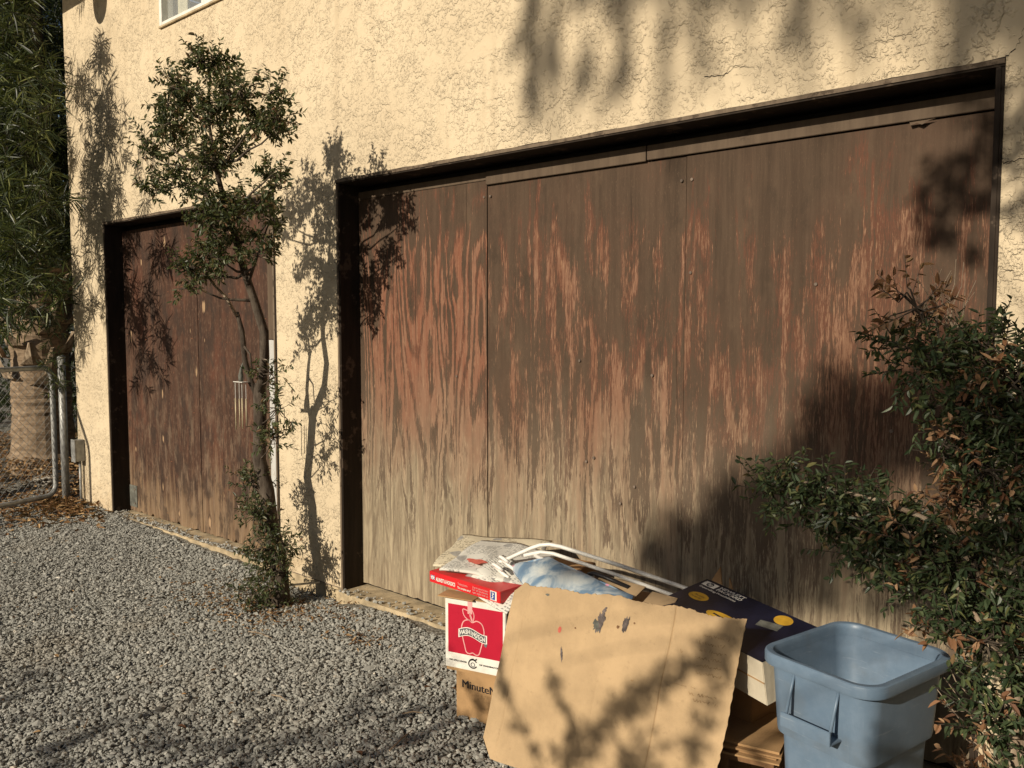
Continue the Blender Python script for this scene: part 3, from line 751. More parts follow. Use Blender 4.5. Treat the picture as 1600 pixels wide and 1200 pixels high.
def crown(name, rng, blobs, mat, twig_mat, parent, link_frac=.35, rnd_pow=1.0, clip=None, **kw):
    P, D, U, L, W, A, B, cen = foliage(rng, blobs, **kw)
    if clip is not None:
        kk = clip(P, D, L); P, D, U, L, W = P[kk], D[kk], U[kk], L[kk], W[kk]
        kk = clip(A, B - A, np.ones(len(A))); A, B, cen = A[kk], B[kk], cen[kk]
    V, F = leaf_cards(P, D, U, L, W)
    r = rng.random(len(P)) ** rnd_pow
    o = np_mesh(name, V, F, mat, parent, {'rnd': np.repeat(r, 2)})
    k = rng.random(len(A)) < link_frac
    V1, F1 = sticks(A, B, .0016, .0008)
    mid = (cen[k] + A[k]) / 2 + rng.normal(0, .015, (k.sum(), 3))
    V2, F2 = sticks(cen[k], mid, .0032, .0024); V3, F3 = sticks(mid, A[k], .0024, .0014)
    tag(np_mesh('twigs', np.concatenate([V1, V2, V3]), np.concatenate([F1, F2 + len(V1), F3 + len(V1) + len(V2)]), twig_mat, parent), kind='stuff')
    tag(o, kind='stuff')
    return o
def bend(a, b, sag=(0, 0, 0), n=6, wob=0.0, rnd=None):
    a, b, s = Vector(a), Vector(b), Vector(sag); out = []
    for i in range(n + 1):
        t = i / n; p = a.lerp(b, t) + s * (4 * t * (1 - t))
        if wob and 0 < i < n: p += Vector((rnd.uniform(-wob, wob), rnd.uniform(-wob, wob), rnd.uniform(-wob, wob)))
        out.append(p)
    return out
def taper(a, b, n): return [a + (b - a) * i / (n - 1) for i in range(n)]

# ---------------------------------------------------------------- small tree at the narrow door
rng = np.random.default_rng(11); rnd = random.Random(11)
tree = empty('small_tree', (-4.0, -.25, GZ), 'slender leafy tree growing against the house between the garage doors', 'tree')
trunk_pts = [(-4.0, -.25, -.16), (-4.0, -.255, .0), (-4.005, -.26, .18), (-4.05, -.275, .36), (-4.055, -.29, .55), (-4.10, -.305, .72), (-4.06, -.32, .92), (-4.04, -.33, 1.07), (-4.03, -.335, 1.14)]
tr = MB().tube(trunk_pts, [.060, .053, .048, .043, .041, .037, .035, .036, .028], 10)
right_stem = [(-4.04, -.33, 1.08), (-3.99, -.345, 1.17), (-3.925, -.37, 1.28), (-3.90, -.385, 1.42), (-3.93, -.42, 1.58), (-3.93, -.47, 1.72), (-3.90, -.53, 1.87), (-3.87, -.60, 2.02), (-3.86, -.66, 2.22), (-3.88, -.68, 2.45)]
tr.tube(right_stem, [.027, .027, .026, .024, .022, .020, .018, .015, .011, .006], 8)
left_stem = [(-4.05, -.33, 1.06), (-4.08, -.36, 1.15), (-4.09, -.385, 1.26), (-4.07, -.41, 1.42), (-4.05, -.45, 1.52)]
tr.tube(left_stem, [.019, .017, .016, .014, .011], 8)
tr.tube([(-3.925, -.46, 1.66), (-3.84, -.47, 1.76), (-3.78, -.47, 1.85), (-3.70, -.47, 1.96)], [.010, .008, .006, .003], 6)
tr.tube([(-4.07, -.40, 1.34), (-4.03, -.39, 1.30), (-4.02, -.385, 1.20)], [.007, .006, .004], 6)
trunk = tr.build('trunk', M['bark'], tree, smooth=True)
pl = MB().tube([(-4.05, -.45, 1.50), (-4.07, -.50, 1.60), (-4.11, -.54, 1.66), (-4.17, -.58, 1.75)], [.008, .0075, .007, .005], 6)
pl.build('dead_branch', M['bark_pale'], tree, smooth=True)
CB = [((-3.81, -.70, 2.66), .12, 50), ((-3.90, -.72, 2.48), (.20, .18, .18), 110), ((-4.22, -.72, 2.37), (.15, .14, .14), 58), ((-4.34, -.74, 2.32), .08, 22), ((-3.52, -.65, 2.42), (.16, .14, .14), 75), ((-3.41, -.62, 2.33), .09, 32), ((-3.46, -.60, 2.15), .09, 30),
      ((-3.82, -.68, 2.22), (.17, .16, .16), 95), ((-4.10, -.70, 2.16), (.14, .13, .12), 58), ((-3.91, -.66, 2.01), (.16, .15, .14), 88), ((-3.68, -.60, 2.0), (.14, .12, .12), 66), ((-3.90, -.62, 1.82), (.13, .12, .11), 62), ((-3.67, -.56, 1.83), (.09, .09, .09), 38),
      ((-4.13, -.66, 1.74), (.10, .09, .08), 50), ((-4.11, -.66, 1.65), .055, 18), ((-3.68, -.68, 2.55), (.13, .12, .12), 58), ((-4.05, -.72, 2.56), .10, 24), ((-3.69, -.47, 1.97), .05, 9)]
LC = []
for c, r, n in CB:                                    # each limb ends in a few tight leafy clumps with gaps between
    r3 = np.array(r if hasattr(r, '__len__') else (r,) * 3); m_ = max(2, n // 17)
    for i in range(m_):
        d = unit(rng.normal(size=3)) * rng.random() ** .4
        LC.append((tuple(np.array(c) + d * r3 * 1.02), (.065, .06, .06), int(n * 0.95 / m_)))
lim = MB()
for c, r, n in CB:
    s = min(right_stem[4:], key=lambda p: (Vector(p) - Vector(c)).length + max(0, p[2] - c[2]) * 2)
    lim.tube(bend(s, c, (0, 0, -.03), 5, .012, rnd), taper(.009, .003, 6), 6)
lim.build('limbs', M['bark'], tree, smooth=True)
crown('crown', rng, LC, M['leaf_tree'], M['bark'], tree, per=13, twig_len=.085, leaf=(.030, .0125), fill=.6)
for c, r, n in LC[::2]:
    s_ = min(CB, key=lambda q: (Vector(q[0]) - Vector(c)).length)[0]
    MB().tube(bend(s_, c, (0, 0, -.015), 3, .008, rnd), taper(.004, .0018, 4), 5).build('branchlet', M['bark'], tree)
SP = [((-3.88, -.36, 1.20), (.11, .06, .06), 12), ((-3.86, -.34, 1.02), (.12, .07, .10), 22), ((-3.92, -.33, .86), (.10, .07, .09), 24), ((-4.14, -.34, .58), (.11, .08, .08), 40),
      ((-4.09, -.34, .42), (.11, .08, .09), 46), ((-4.02, -.32, .25), (.14, .09, .10), 56), ((-3.90, -.29, .27), (.11, .06, .08), 26), ((-4.02, -.31, .0), (.14, .1, .08), 44), ((-4.09, -.36, -.04), (.12, .09, .05), 26), ((-3.98, -.31, .12), (.11, .08, .08), 30)]
for c, r, n in SP:
    s = min(trunk_pts, key=lambda p: abs(p[2] - c[2] + .08))
    MB().tube(bend(s, c, (0, 0, -.02), 4, .008, rnd), taper(.005, .002, 5), 5).build('shoot', M['bark'], tree, smooth=True)
crown('lower_leaves', rng, SP, M['leaf_tree'], M['bark'], tree, per=9, twig_len=.08, leaf=(.030, .012), link_frac=.8)

# ---- wind chime hanging in the tree
wc = empty('wind_chime', (-4.11, -.40, 1.12), 'small brass wind chime with hanging tubes on the tree', 'wind chime')
MB().box(-4.155, -4.065, -.42, -.38, 1.148, 1.151).build('top_plate', M['white_metal'], wc)
MB().tube([(-4.11, -.40, 1.152), (-4.11, -.40, 1.18), (-4.105, -.40, 1.22), (-4.09, -.39, 1.27)], [.012, .014, .007, .002], 8).build('ornament', M['grey_plate'], wc, smooth=True)
for i, (dx, dy, l) in enumerate(((-.042, -.01, .17), (-.012, .012, .165), (.006, -.015, .15), (.034, .008, .145))):
    x, y = -4.11 + dx, -.40 + dy; zt = 1.06
    cz = MB().tube([(x, y, zt), (x, y, zt - l)], .0034, 8).build('chime_tube', M['brass'], wc, smooth=True)
    MB().tube([(x, y, 1.145), (x, y, zt)], .0012, 4).build('cord', M['white_metal'], cz)

# ---- tie bar at the foot of the tree
MB().tube([(-4.07, -.305, .03), (-3.97, -.30, .035), (-3.965, -.02, -.005)], .006, 6).build('support_rod', M['galv'], tree)

# ---------------------------------------------------------------- shrub at the right, over the bin
rng = np.random.default_rng(21); rnd = random.Random(21)
bush = empty('shrub', (-.40, -.62, GZ), 'dense glossy shrub with dead brown leaves beside the blue bin', 'shrub')
stems = [[(-.36, -.62, -.12), (-.37, -.62, .25), (-.41, -.61, .6), (-.46, -.60, .85), (-.43, -.60, 1.02)], [(-.42, -.63, .2), (-.37, -.60, .6), (-.37, -.57, 1.0), (-.42, -.55, 1.3)],
         [(-.46, -.60, .8), (-.56, -.60, .96), (-.72, -.58, 1.0), (-.95, -.55, 1.02)], [(-.38, -.61, .5), (-.46, -.62, .72), (-.56, -.62, .86)], [(-.40, -.58, 1.15), (-.52, -.55, 1.3), (-.62, -.52, 1.42), (-.64, -.52, 1.56)]]
b = MB()
for s, r in zip(stems, ((.026, .012), (.016, .006), (.011, .003), (.010, .004), (.009, .002))):
    b.tube(s, taper(r[0], r[1], len(s)), 8)
b.build('stem', M['bark_pale'], bush, smooth=True)
BB = [((-.62, -.56, 1.37), (.09, .08, .09), 50), ((-.55, -.55, 1.27), (.11, .10, .10), 78), ((-.68, -.55, 1.40), (.07, .06, .06), 18), ((-.46, -.56, 1.36), (.10, .1, .09), 46), ((-.47, -.58, 1.17), (.10, .1, .11), 72), ((-.40, -.60, 1.28), (.09, .1, .12), 50), ((-.39, -.60, 1.08), (.08, .1, .12), 44), ((-.52, -.54, 1.12), (.07, .07, .07), 24),
      ((-1.00, -.56, .995), (.09, .07, .055), 46), ((-.88, -.56, .97), (.11, .08, .065), 72), ((-.75, -.57, .94), (.11, .09, .085), 80), ((-.63, -.58, .90), (.11, .1, .09), 80), ((-.51, -.60, .88), (.11, .1, .11), 76), ((-.80, -.57, .875), (.08, .07, .05), 24), ((-.70, -.57, .83), (.08, .07, .05), 24), ((-.59, -.58, .79), (.08, .07, .06), 36), ((-.42, -.60, .96), (.08, .1, .1), 44),
      ((-.49, -.60, .72), (.08, .08, .09), 56), ((-.42, -.60, .68), (.08, .09, .12), 60), ((-.44, -.62, .54), (.07, .08, .10), 46), ((-.37, -.62, .50), (.07, .08, .12), 50), ((-.37, -.62, .34), (.06, .08, .12), 40), ((-.35, -.60, .8), (.07, .09, .2), 60), ((-.35, -.60, .18), (.06, .07, .1), 26)]
crown('crown', rng, BB, M['leaf_bush'], M['bark_dark'], bush, per=10, twig_len=.085, leaf=(.027, .010), fill=.5, link_frac=.25)
DB = [((-.44, -.57, 1.32), (.09, .07, .07), 26), ((-.55, -.60, 1.03), (.07, .05, .04), 26), ((-.57, -.66, 1.16), (.03, .03, .05), 6), ((-.48, -.66, 1.12), (.09, .04, .12), 8), ((-.60, -.62, .86), (.13, .06, .1), 8), ((-.56, -.62, .70), (.04, .05, .05), 6), ((-.46, -.66, .72), (.08, .05, .14), 8), ((-.48, -.60, .50), (.05, .06, .05), 8), ((-.66, -.57, 1.50), (.08, .05, .08), 18), ((-.62, -.64, .93), (.1, .04, .07), 7), ((-.46, -.58, .36), (.08, .06, .10), 8)]
crown('dead_leaves', rng, DB, M['leaf_dead'], M['bark'], bush, per=7, twig_len=.07, leaf=(.030, .012), link_frac=.9)
bt = MB()
for i in range(14):
    a = Vector((-.40 + rnd.uniform(-.05, .03), -.58 + rnd.uniform(-.06, .05), .22 + rnd.uniform(-.1, .25)))
    e = a + Vector((rnd.uniform(-.18, .0), rnd.uniform(-.08, .10), rnd.uniform(-.05, .16)))
    bt.tube(bend(a, e, (0, 0, rnd.uniform(-.02, .04)), 4, .01, rnd), taper(.0024, .0009, 5), 4)
for i in range(22):
    a = Vector((-.62 + rnd.uniform(-.06, .06), -.53, 1.45)); e = a + Vector((rnd.uniform(-.09, .09), rnd.uniform(-.03, .03), rnd.uniform(.06, .17)))
    bt.tube(bend(a, e, (0, 0, 0), 3, .006, rnd), taper(.0016, .0007, 4), 4)
tag(bt.build('bare_twigs', M['bark_pale'], bush), kind='stuff')

# ---------------------------------------------------------------- narrow-leaved tree beyond the corner
rng = np.random.default_rng(31); rnd = random.Random(31)
nt = empty('narrow_leaf_tree', (-8.25, -.55, GZ), 'tall narrow-leaved evergreen tree at the left corner of the house', 'tree')
t = MB().tube([(-8.25, -.55, -.15), (-8.22, -.55, .8), (-8.20, -.52, 1.4), (-8.3, -.4, 3.0), (-8.3, -.3, 5.0)], [.13, .12, .11, .09, .05], 10)
t.tube([(-8.20, -.52, 1.3), (-7.9, -.25, 1.95), (-7.72, -.13, 2.5), (-7.62, -.10, 3.3), (-7.58, -.10, 4.6)], [.075, .07, .07, .065, .05], 10)
for z, c in ((1.3, (-7.3, -.55, 2.0)), (1.8, (-7.2, -.55, 2.9)), (2.4, (-7.9, -.7, 3.3)), (2.7, (-7.2, -.6, 3.6)), (3.2, (-7.5, -.7, 4.0)), (1.2, (-7.9, -.7, 2.0))):
    t.tube(bend((-8.22, -.5, z), c, (0, 0, .06), 5, .03, rnd), taper(.03, .008, 6), 6)
t.build('trunk', M['bark_dark'], nt, smooth=True)
NB = []
for i in range(64):
    z = rnd.uniform(1.55, 4.4); y = rnd.uniform(-.75, -.25)
    x = -(2.85 + y) * rnd.uniform(2.74 if z < 3.3 else 2.98, 3.5)
    NB.append(((x, y, z), (.17, .14, .22), 15))
for i in range(16):
    NB.append(((rnd.uniform(-7.0, -6.5), rnd.uniform(-.62, -.45), rnd.uniform(2.2, 3.9)), (.13, .10, .2), 12))
for i in range(70):
    NB.append(((rnd.uniform(-9.0, -7.55), rnd.uniform(-.2, .8), rnd.uniform(2.0, 5.0)), (.28, .22, .28), 18))
def no_wall(P, D, L):
    E = P + unit(D) * np.asarray(L)[:, None]
    inside = ((P[:, 1] > -.01) & (P[:, 0] > XL - .02)) | ((E[:, 1] > -.01) & (E[:, 0] > XL - .02))
    return ~inside
crown('crown', rng, NB, M['leaf_long'], M['bark_dark'], nt, per=15, twig_len=.09, leaf=(.13, .0095), spread=1.15, up=.2, fill=.5, link_frac=.5, clip=no_wall)
SB = [((-7.40, -.12, 1.12), (.07, .07, .12), 8), ((-7.37, -.12, .95), (.06, .06, .1), 6), ((-7.33, -.16, 1.45), (.10, .08, .15), 12)]
crown('low_sprays', rng, SB, M['leaf_long'], M['bark_dark'], nt, per=12, twig_len=.08, leaf=(.085, .008), spread=1.1, up=.1, clip=no_wall)

# ---------------------------------------------------------------- leafy tree behind, against the sky
def simple_tree(name, label, base, h, blobs, mat, seed, leaf=(.06, .03), per=9, twig=.2, r=.1, bark='bark_dark', limb=.3, **kw):
    rng = np.random.default_rng(seed); rnd = random.Random(seed)
    e = empty(name, base, label, 'tree')
    bx, by, bz = base
    path = [(bx, by, bz - .1)] + [(bx + rnd.uniform(-.1, .1), by + rnd.uniform(-.1, .1), bz + h * q) for q in (.25, .5, .75, 1.0)]
    t = MB().tube(path, taper(r, r * .35, 5), 8)
    for c, rr, n in blobs:
        s = min(path[1:], key=lambda p: (Vector(p) - Vector(c)).length)
        t.tube(bend(s, c, (0, 0, -.1), 6, .05, rnd), taper(r * limb, min(.008, r * limb), 7), 6)
    t.build('trunk', M[bark], e, smooth=True)
    crown('crown', rng, blobs, mat, M[bark], e, per=per, twig_len=twig, leaf=leaf, **kw)
    return e
rnd = random.Random(41)
simple_tree('background_tree', 'dark leafy tree glimpsed against the sky beyond the house corner', (-14.9, 2.6, GZ), 4.8,
            [((-14.9 + rnd.uniform(-1.3, 1.3), 2.6 + rnd.uniform(-.7, .7), rnd.uniform(2.2, 5.2)), (.5, .5, .45), 55) for i in range(20)], M['leaf_hedge'], 42, (.10, .05), 9, .25, .14)

# ---------------------------------------------------------------- dark hedge behind the gate
rng = np.random.default_rng(51); rnd = random.Random(51)
hedge = empty('hedge', (-11.5, 1.9, GZ), 'dark shaded hedge standing behind the chain link gate', 'hedge')
HB = []
for i in range(120):
    x = rnd.uniform(-15, -8.6); y = 1.7 + rnd.uniform(-.5, .9) + max(0, (-10.5 - x) * -.3)
    HB.append(((x, y, rnd.uniform(.1, 3.0)), (.42, .35, .4), 24))
hb = MB()
for i in range(16):
    x = -14.8 + i * .4; hb.tube([(x, 2.0, -.1), (x + .05, 2.05, 1.2), (x - .05, 2.0, 2.6)], [.04, .03, .012], 6)
hb.build('stems', M['bark_dark'], hedge, smooth=True)
crown('foliage', rng, HB, M['leaf_hedge'], M['bark_dark'], hedge, per=9, twig_len=.2, leaf=(.085, .035), link_frac=.2)

# ---------------------------------------------------------------- palm behind the gate
rng = np.random.default_rng(61); rnd = random.Random(61)
palm = empty('palm', (-9.9, .66, GZ), 'stout palm trunk with ragged cut leaf bases behind the gate', 'palm')
ring = []; rad = []
for i in range(60):
    t_ = i / 59; z = -.15 + t_ * 2.2
    ring.append((-9.9 - .02 * t_, .66, z)); rad.append((.36 if z < .05 else .30 + .05 * math.exp(-(z) * 6)) * (1 + .035 * rnd.uniform(-1, 1)) - .02 * t_)
MB().tube(ring, rad, 22).build('trunk', M['palm_bark'], palm, smooth=False)
for i in range(30):
    z = .80 + i * .042 + rnd.uniform(-.02, .02); a = i * 2.4 + rnd.uniform(-.2, .2)
    d = Vector((math.cos(a), math.sin(a), 0)); s = Vector((-d.y, d.x, 0)); c = Vector((-9.9, .66, z)); r0 = .27
    L = rnd.uniform(.22, .46); w = rnd.uniform(.11, .17)
    up_ = Vector((0, 0, 1))
    vs = []
    for q, (o, hgt, ww) in enumerate(((-.03, 0, 1.0), (.07, .05, .85), (.15, .42, .45), (.19 + rnd.uniform(0, .14), 1.0, .14))):
        pc = c + d * (r0 + o) + up_ * L * hgt
        vs += [pc - s * w * ww, pc + d * .03, pc + s * w * ww, pc - d * .025]
    fs = []
    for q in range(3):
        for j in range(4): fs.append((q * 4 + j, q * 4 + (j + 1) % 4, q * 4 + 4 + (j + 1) % 4, q * 4 + 4 + j))
    fs += [(3, 2, 1, 0), (12, 13, 14, 15)]
    MB().add(vs, fs).build('leaf_base', M['palm_boot'], palm)

# ---------------------------------------------------------------- trees behind the camera that shade the yard
def up_sun(p, s):
    q = Vector(p) - LIGHT * s
    return (q.x, q.y, q.z)

rnd = random.Random(71)
# dense lower crown: shades the right half of the wide door, the bin and the boxes
low = []
for i in range(46):
    x = rnd.uniform(-1.85, -.62); top = .50 + (x + 1.9) * .80; lo_ = .46 if x < -1.2 else .52
    z = rnd.uniform(lo_, max(lo_ + .03, min(top, 1.35) - .03))
    if x > -1.15: z = rnd.uniform(1.04, max(1.08, min(top, 1.38) - .03))
    low.append(((x, .1, z), .13, 11))
for i in range(24):
    x = -1.85 + i * .04; low.append(((x, .1, .55 + (x + 1.89) * .773 - .14), .10, 9))
low += [((-.3, 0, 1.45), .22, 34), ((-.05, 0, 2.0), .4, 50), ((.1, 0, 1.2), .35, 60), ((-.35, 0, 2.4), .22, 40), ((-.40, 0, .98), .16, 26)]
near = [((-.42, 0, 1.85), .16, 50), ((-.64, .1, 1.98), .12, 34), ((-.80, .1, 1.86), .07, 10), ((-.70, .1, 1.78), .08, 12), ((-.62, -.35, .16), .12, 26)]
blobs = [(up_sun(c, 10.5), (r, r * 1.3, r), n) for c, r, n in low] + [(up_sun(c, 4.4), (r, r * 1.3, r), n) for c, r, n in near]
simple_tree('shade_tree', 'leafy tree standing in the yard behind the viewer', (.35, -8.8, GZ), 5.0, blobs, M['leaf_shade'], 72, (.055, .024), 9, .10, .08, 'bark', limb=.045, fill=.6)
# tall sparse tree with hanging sprays: streaks on the upper wall
hang = [((-2.40, 0, 2.80), (.04, .2, .60), 30), ((-2.28, 0, 2.75), (.05, .2, .40), 14), ((-2.12, 0, 2.85), (.04, .2, .5), 18), ((-1.95, 0, 2.80), (.05, .2, .45), 18), ((-1.76, 0, 2.85), (.05, .2, .45), 15), ((-1.60, 0, 2.75), (.05, .2, .4), 14), ((-1.42, 0, 2.85), (.05, .2, .4), 14), ((-1.25, 0, 2.75), (.05, .2, .35), 12), ((-1.08, 0, 2.8), (.05, .2, .4), 14), ((-.9, 0, 2.75), (.06, .2, .4), 16),
        ((-.72, 0, 2.6), (.12, .3, .25), 34), ((-.5, 0, 2.5), (.15, .3, .25), 40), ((-.2, 0, 2.9), (.4, .3, .5), 60), ((-2.0, 0, 3.9), (.6, .3, .3), 60), ((-1.0, 0, 3.9), (.6, .3, .3), 60)]
blobs = [(up_sun(c, 11.0), r, n) for c, r, n in hang]
simple_tree('hanging_tree', 'tall tree with drooping sprays farther back behind the viewer', (-.4, -11.0, GZ), 8.2, blobs, M['leaf_long'], 73, (.12, .014), 12, .22, .12, 'bark', droop=1.4, up=0, fill=.6, outw=.3)
# low ground shade in the foreground
gsh = [((-3.3, -1.75, GZ), (.35, .3, .12), 24), ((-2.75, -1.3, GZ), (.3, .3, .12), 22), ((-2.3, -.95, GZ), (.25, .25, .12), 26), ((-2.6, -.75, GZ), (.15, .2, .08), 9), ((-3.9, -1.9, GZ), (.4, .3, .12), 24), ((-2.0, -1.6, GZ), (.4, .4, .12), 26), ((-2.25, -.62, -.02), (.10, .2, .06), 12)]
blobs = [(up_sun(c, 3.8), r, n) for c, r, n in gsh]
simple_tree('shade_shrub', 'open shrub growing behind the viewer to the left', (-2.6, -5.0, GZ), 1.6, blobs, M['leaf_shade'], 74, (.05, .02), 8, .16, .05, 'bark', fill=.7)
# leafy branches of the shade tree whose shadows stripe the cardboard
br = bpy.data.objects['shade_tree']
mb = MB(); fb = []
for line, r, n in (([(-2.05, -.66, .31), (-1.955, -.68, .15), (-1.76, -.70, -.07)], .008, 42), ([(-1.13, -.55, .56), (-1.42, -.60, .30), (-1.72, -.67, -.03)], .036, 190), ([(-1.80, -.66, .30), (-1.70, -.66, .14), (-1.60, -.66, -.06)], .010, 34), ([(-1.18, -.55, .42), (-1.25, -.58, .2), (-1.30, -.60, -.06)], .030, 50), ([(-1.40, -.60, .12), (-1.46, -.62, -.06)], .06, 60), ([(-1.10, -.54, .30), (-1.12, -.56, .0)], .025, 20)):
    pts = [Vector(up_sun(p, 4.4)) for p in line]
    mb.tube(pts, taper(.006, .003, len(pts)), 5)
    for i in range(n):
        t = rnd.random() * (len(pts) - 1); q = int(t); fb.append((tuple(pts[q].lerp(pts[q + 1], t - q)), (r, r * 1.5, r), 1))
    mb.tube(bend(pts[0], (.35, -8.8, 4.4), (0, 0, .25), 8, .02, rnd), taper(.002, .005, 9), 5)
mb.build('branches', M['bark'], br, smooth=True)
crown('branch_leaves', np.random.default_rng(75), fb, M['leaf_shade'], M['bark'], br, per=6, twig_len=.035, leaf=(.030, .014), link_frac=0)
# unseen hedges added right and behind the viewer to cut sky fill
def sky_block_hedge(name, label, x0, x1, y0, y1, h, n, seed):
    rng = np.random.default_rng(seed); rnd = random.Random(seed)
    e = empty(name, ((x0 + x1) / 2, (y0 + y1) / 2, GZ), label, 'hedge')
    B = [((rnd.uniform(x0, x1), rnd.uniform(y0, y1), rnd.uniform(0, h)), (.35, .35, .35), 11) for i in range(n)]
    m_ = MB()
    for i in range(10):
        x = x0 + (x1 - x0) * (i + .5) / 10; y = y0 + (y1 - y0) * (i + .5) / 10
        m_.tube([(x, y, -.15), (x + .04, y, h * .5), (x - .04, y, h)], [.04, .03, .012], 6)
    m_.build('stems', M['bark_dark'], e)
    crown('foliage', rng, B, M['leaf_hedge'], M['bark_dark'], e, per=9, twig_len=.2, leaf=(.12, .06), link_frac=.1)
sky_block_hedge('added_side_hedge', 'dense dark hedge added out of view at the right to cut sky light', .5, 1.5, -3.8, -.25, 4.6, 150, 76)
sky_block_hedge('added_rear_hedge', 'long dark hedge added behind the viewer to cut low sky light', -9, 3, -8.6, -7.8, 2.6, 230, 77)
# ================================================================ GATE, POST, ROCKS, LITTER
post = MB().tube([(-7.43, -.06, -.15), (-7.43, -.06, 1.18)], .030, 12)
post.tube([(-7.43, -.06, 1.175), (-7.43, -.06, 1.19), (-7.43, -.06, 1.205)], [.033, .033, .012], 12)
tag(post.build('fence_post', M['galv'], None, smooth=True), 'upright galvanised steel fence post at the house corner', 'post')
gate = empty('chain_link_gate', (-7.53, -.10, 0), 'open chain link gate with rounded steel tube frame', 'gate')
gv = Vector((.31, -.95, 0)).normalized(); g0 = Vector((-7.53, -.10, 0)); GL = 1.35
def gp(s, z): return g0 + gv * s + Vector((0, 0, z))
path = []
z0, z1, rr = .035, 1.10, .09
for a in range(0, 7): path.append(gp(rr - rr * math.cos(R(a * 15)), z1 - rr + rr * math.sin(R(a * 15))))
for a in range(0, 7): path.append(gp(GL - rr + rr * math.sin(R(a * 15)), z1 - rr + rr * math.cos(R(a * 15))))
for a in range(0, 7): path.append(gp(GL - rr + rr * math.cos(R(a * 15)), z0 + rr - rr * math.sin(R(a * 15))))
for a in range(0, 7): path.append(gp(rr - rr * math.sin(R(a * 15)), z0 + rr - rr * math.cos(R(a * 15))))
path.append(path[0])
MB().tube(path, .021, 10, caps=False).build('frame', M['galv'], gate, smooth=True)
wm = MB(); cell = .062
n = int((GL + 1.0) / cell) + 2
for i in range(-18, n):
    for sgn in (1, -1):
        pts = []
        for j in range(0, 36):
            zz = z0 + (z1 - z0) * j / 35
            s = i * cell + sgn * (zz - z0) * .95 + (0 if sgn > 0 else 1.05)
            if .01 < s < GL - .01: pts.append(gp(s, zz) + Vector((.95, .31, 0)) * (.004 * (1 if j % 2 else -1)))
        if len(pts) > 2: wm.tube([pts[0], pts[len(pts) // 2], pts[-1]], .0016, 4)
tag(wm.build('wire_mesh', M['galv'], gate), kind='stuff')
for z in (.22, .98):
    MB().tube([gp(-.09, z), gp(.0, z)], .014, 8).build('hinge', M['galv'], gate)
tag(MB().tube([(-8.6, -1.3, -.03), (-7.9, -.55, -.03), (-7.5, -.17, -.05)], .022, 8).build('loose_pipe', M['galv'], None, smooth=True), 'galvanised pipe lying on the ground under the gate', 'pipe')
rnd = random.Random(81)
for (x, y, s, lab) in ((-9.55, -.05, .17, 'pale rock lying left of the palm foot behind the gate'), (-8.75, .28, .13, 'small pale rock at the foot of the palm near the post')):
    bm = bmesh.new(); bmesh.ops.create_icosphere(bm, subdivisions=2, radius=s)
    for v in bm.verts: v.co *= 1 + rnd.uniform(-.18, .18); v.co.z *= .6
    me = bpy.data.meshes.new('rock'); bm.to_mesh(me); bm.free(); me.materials.append(M['rock'])
    o = link(bpy.data.objects.new('rock', me)); o.location = (x, y, GZ + s * .3); tag(o, lab, 'rock', 'rocks behind the gate')
rng = np.random.default_rng(82)
def litter(name, xy, L, W, z=.012, mat='litter', zf=None):
    n = len(xy)
    zz = gheight(xy[:, 0], xy[:, 1]) + rng.uniform(.0, z, n) + .006
    P = np.concatenate([xy, zz[:, None]], 1)
    D = np.stack([rng.normal(size=n), rng.normal(size=n), rng.normal(0, .22, n)], 1)
    U = np.array([[0, 0, 1.]]) + rng.normal(0, .35, (n, 3))
    V, F = leaf_cards(P, D, U, L * rng.uniform(.6, 1.3, n), W * rng.uniform(.7, 1.3, n), .15)
    return tag(np_mesh(name, V, F, M[mat], None, {'rnd': np.repeat(rng.random(n), 2)}), kind='stuff')
def gauss(n, cx, cy, sx, sy): return np.stack([rng.normal(cx, sx, n), rng.normal(cy, sy, n)], 1)
p = np.concatenate([scatter(9000, -12.5, -7.35, -1.6, 1.6), gauss(500, -7.2, -.15, .28, .07), gauss(420, -7.3, -.35, .35, .22)])
p = p[~((p[:, 0] > XL) & (p[:, 1] > -.02))]
litter('leaf_litter', p, .055, .022, .03)
p = np.concatenate([gauss(330, -4.0, -.38, .25, .12), gauss(120, -3.75, -.2, .22, .1), gauss(130, -4.3, -.45, .2, .15), gauss(60, -3.2, -.33, .10, .05), scatter(160, -7, -2, -2.2, -.1)])
litter('fallen_leaves', p[p[:, 1] < -.03], .027, .011, .012)
# a few larger dry leaves and straws that can be picked out on the gravel
rnd = random.Random(83)
for (x, y, s, a) in ((-3.06, -1.33, .042, .4), (-2.55, -.52, .034, 1.2), (-3.52, -1.22, .03, 2.2), (-2.33, -1.02, .045, 2.9)):
    D = np.array([[math.cos(a), math.sin(a), .15]])
    V, F = leaf_cards(np.array([[x, y, gheight(np.array([x]), np.array([y]))[0] + .016]]), D, np.array([[0, 0.1, 1.]]), np.array([s]), np.array([s * .55]), .2)
    MBl = MB().add([tuple(v) for v in V], [tuple(f) for f in F])
    tag(MBl.build('dry_leaf', M['leaf_dead']), 'single curled orange-brown leaf lying on the gravel', 'leaf', 'dry leaves on the gravel')
for (x, y, l, a) in ((-2.30, -.86, .17, 1.9), (-3.62, -.62, .17, .15), (-4.35, -2.0, .12, .5), (-2.95, -.95, .10, .1), (-2.42, -.70, .08, .8), (-3.35, -1.55, .09, 2.6)):
    z = float(gheight(np.array([x]), np.array([y]))[0]) + .02
    d = Vector((math.cos(a), math.sin(a), 0)) * l / 2
    tag(MB().tube([Vector((x, y, z)) - d, Vector((x, y + .004, z + .006)), Vector((x, y, z)) + d], [.0028, .0025, .0014], 5).build('dry_straw', M['palm_boot']), 'thin dry straw lying on the gravel', 'straw', 'straws on the gravel')

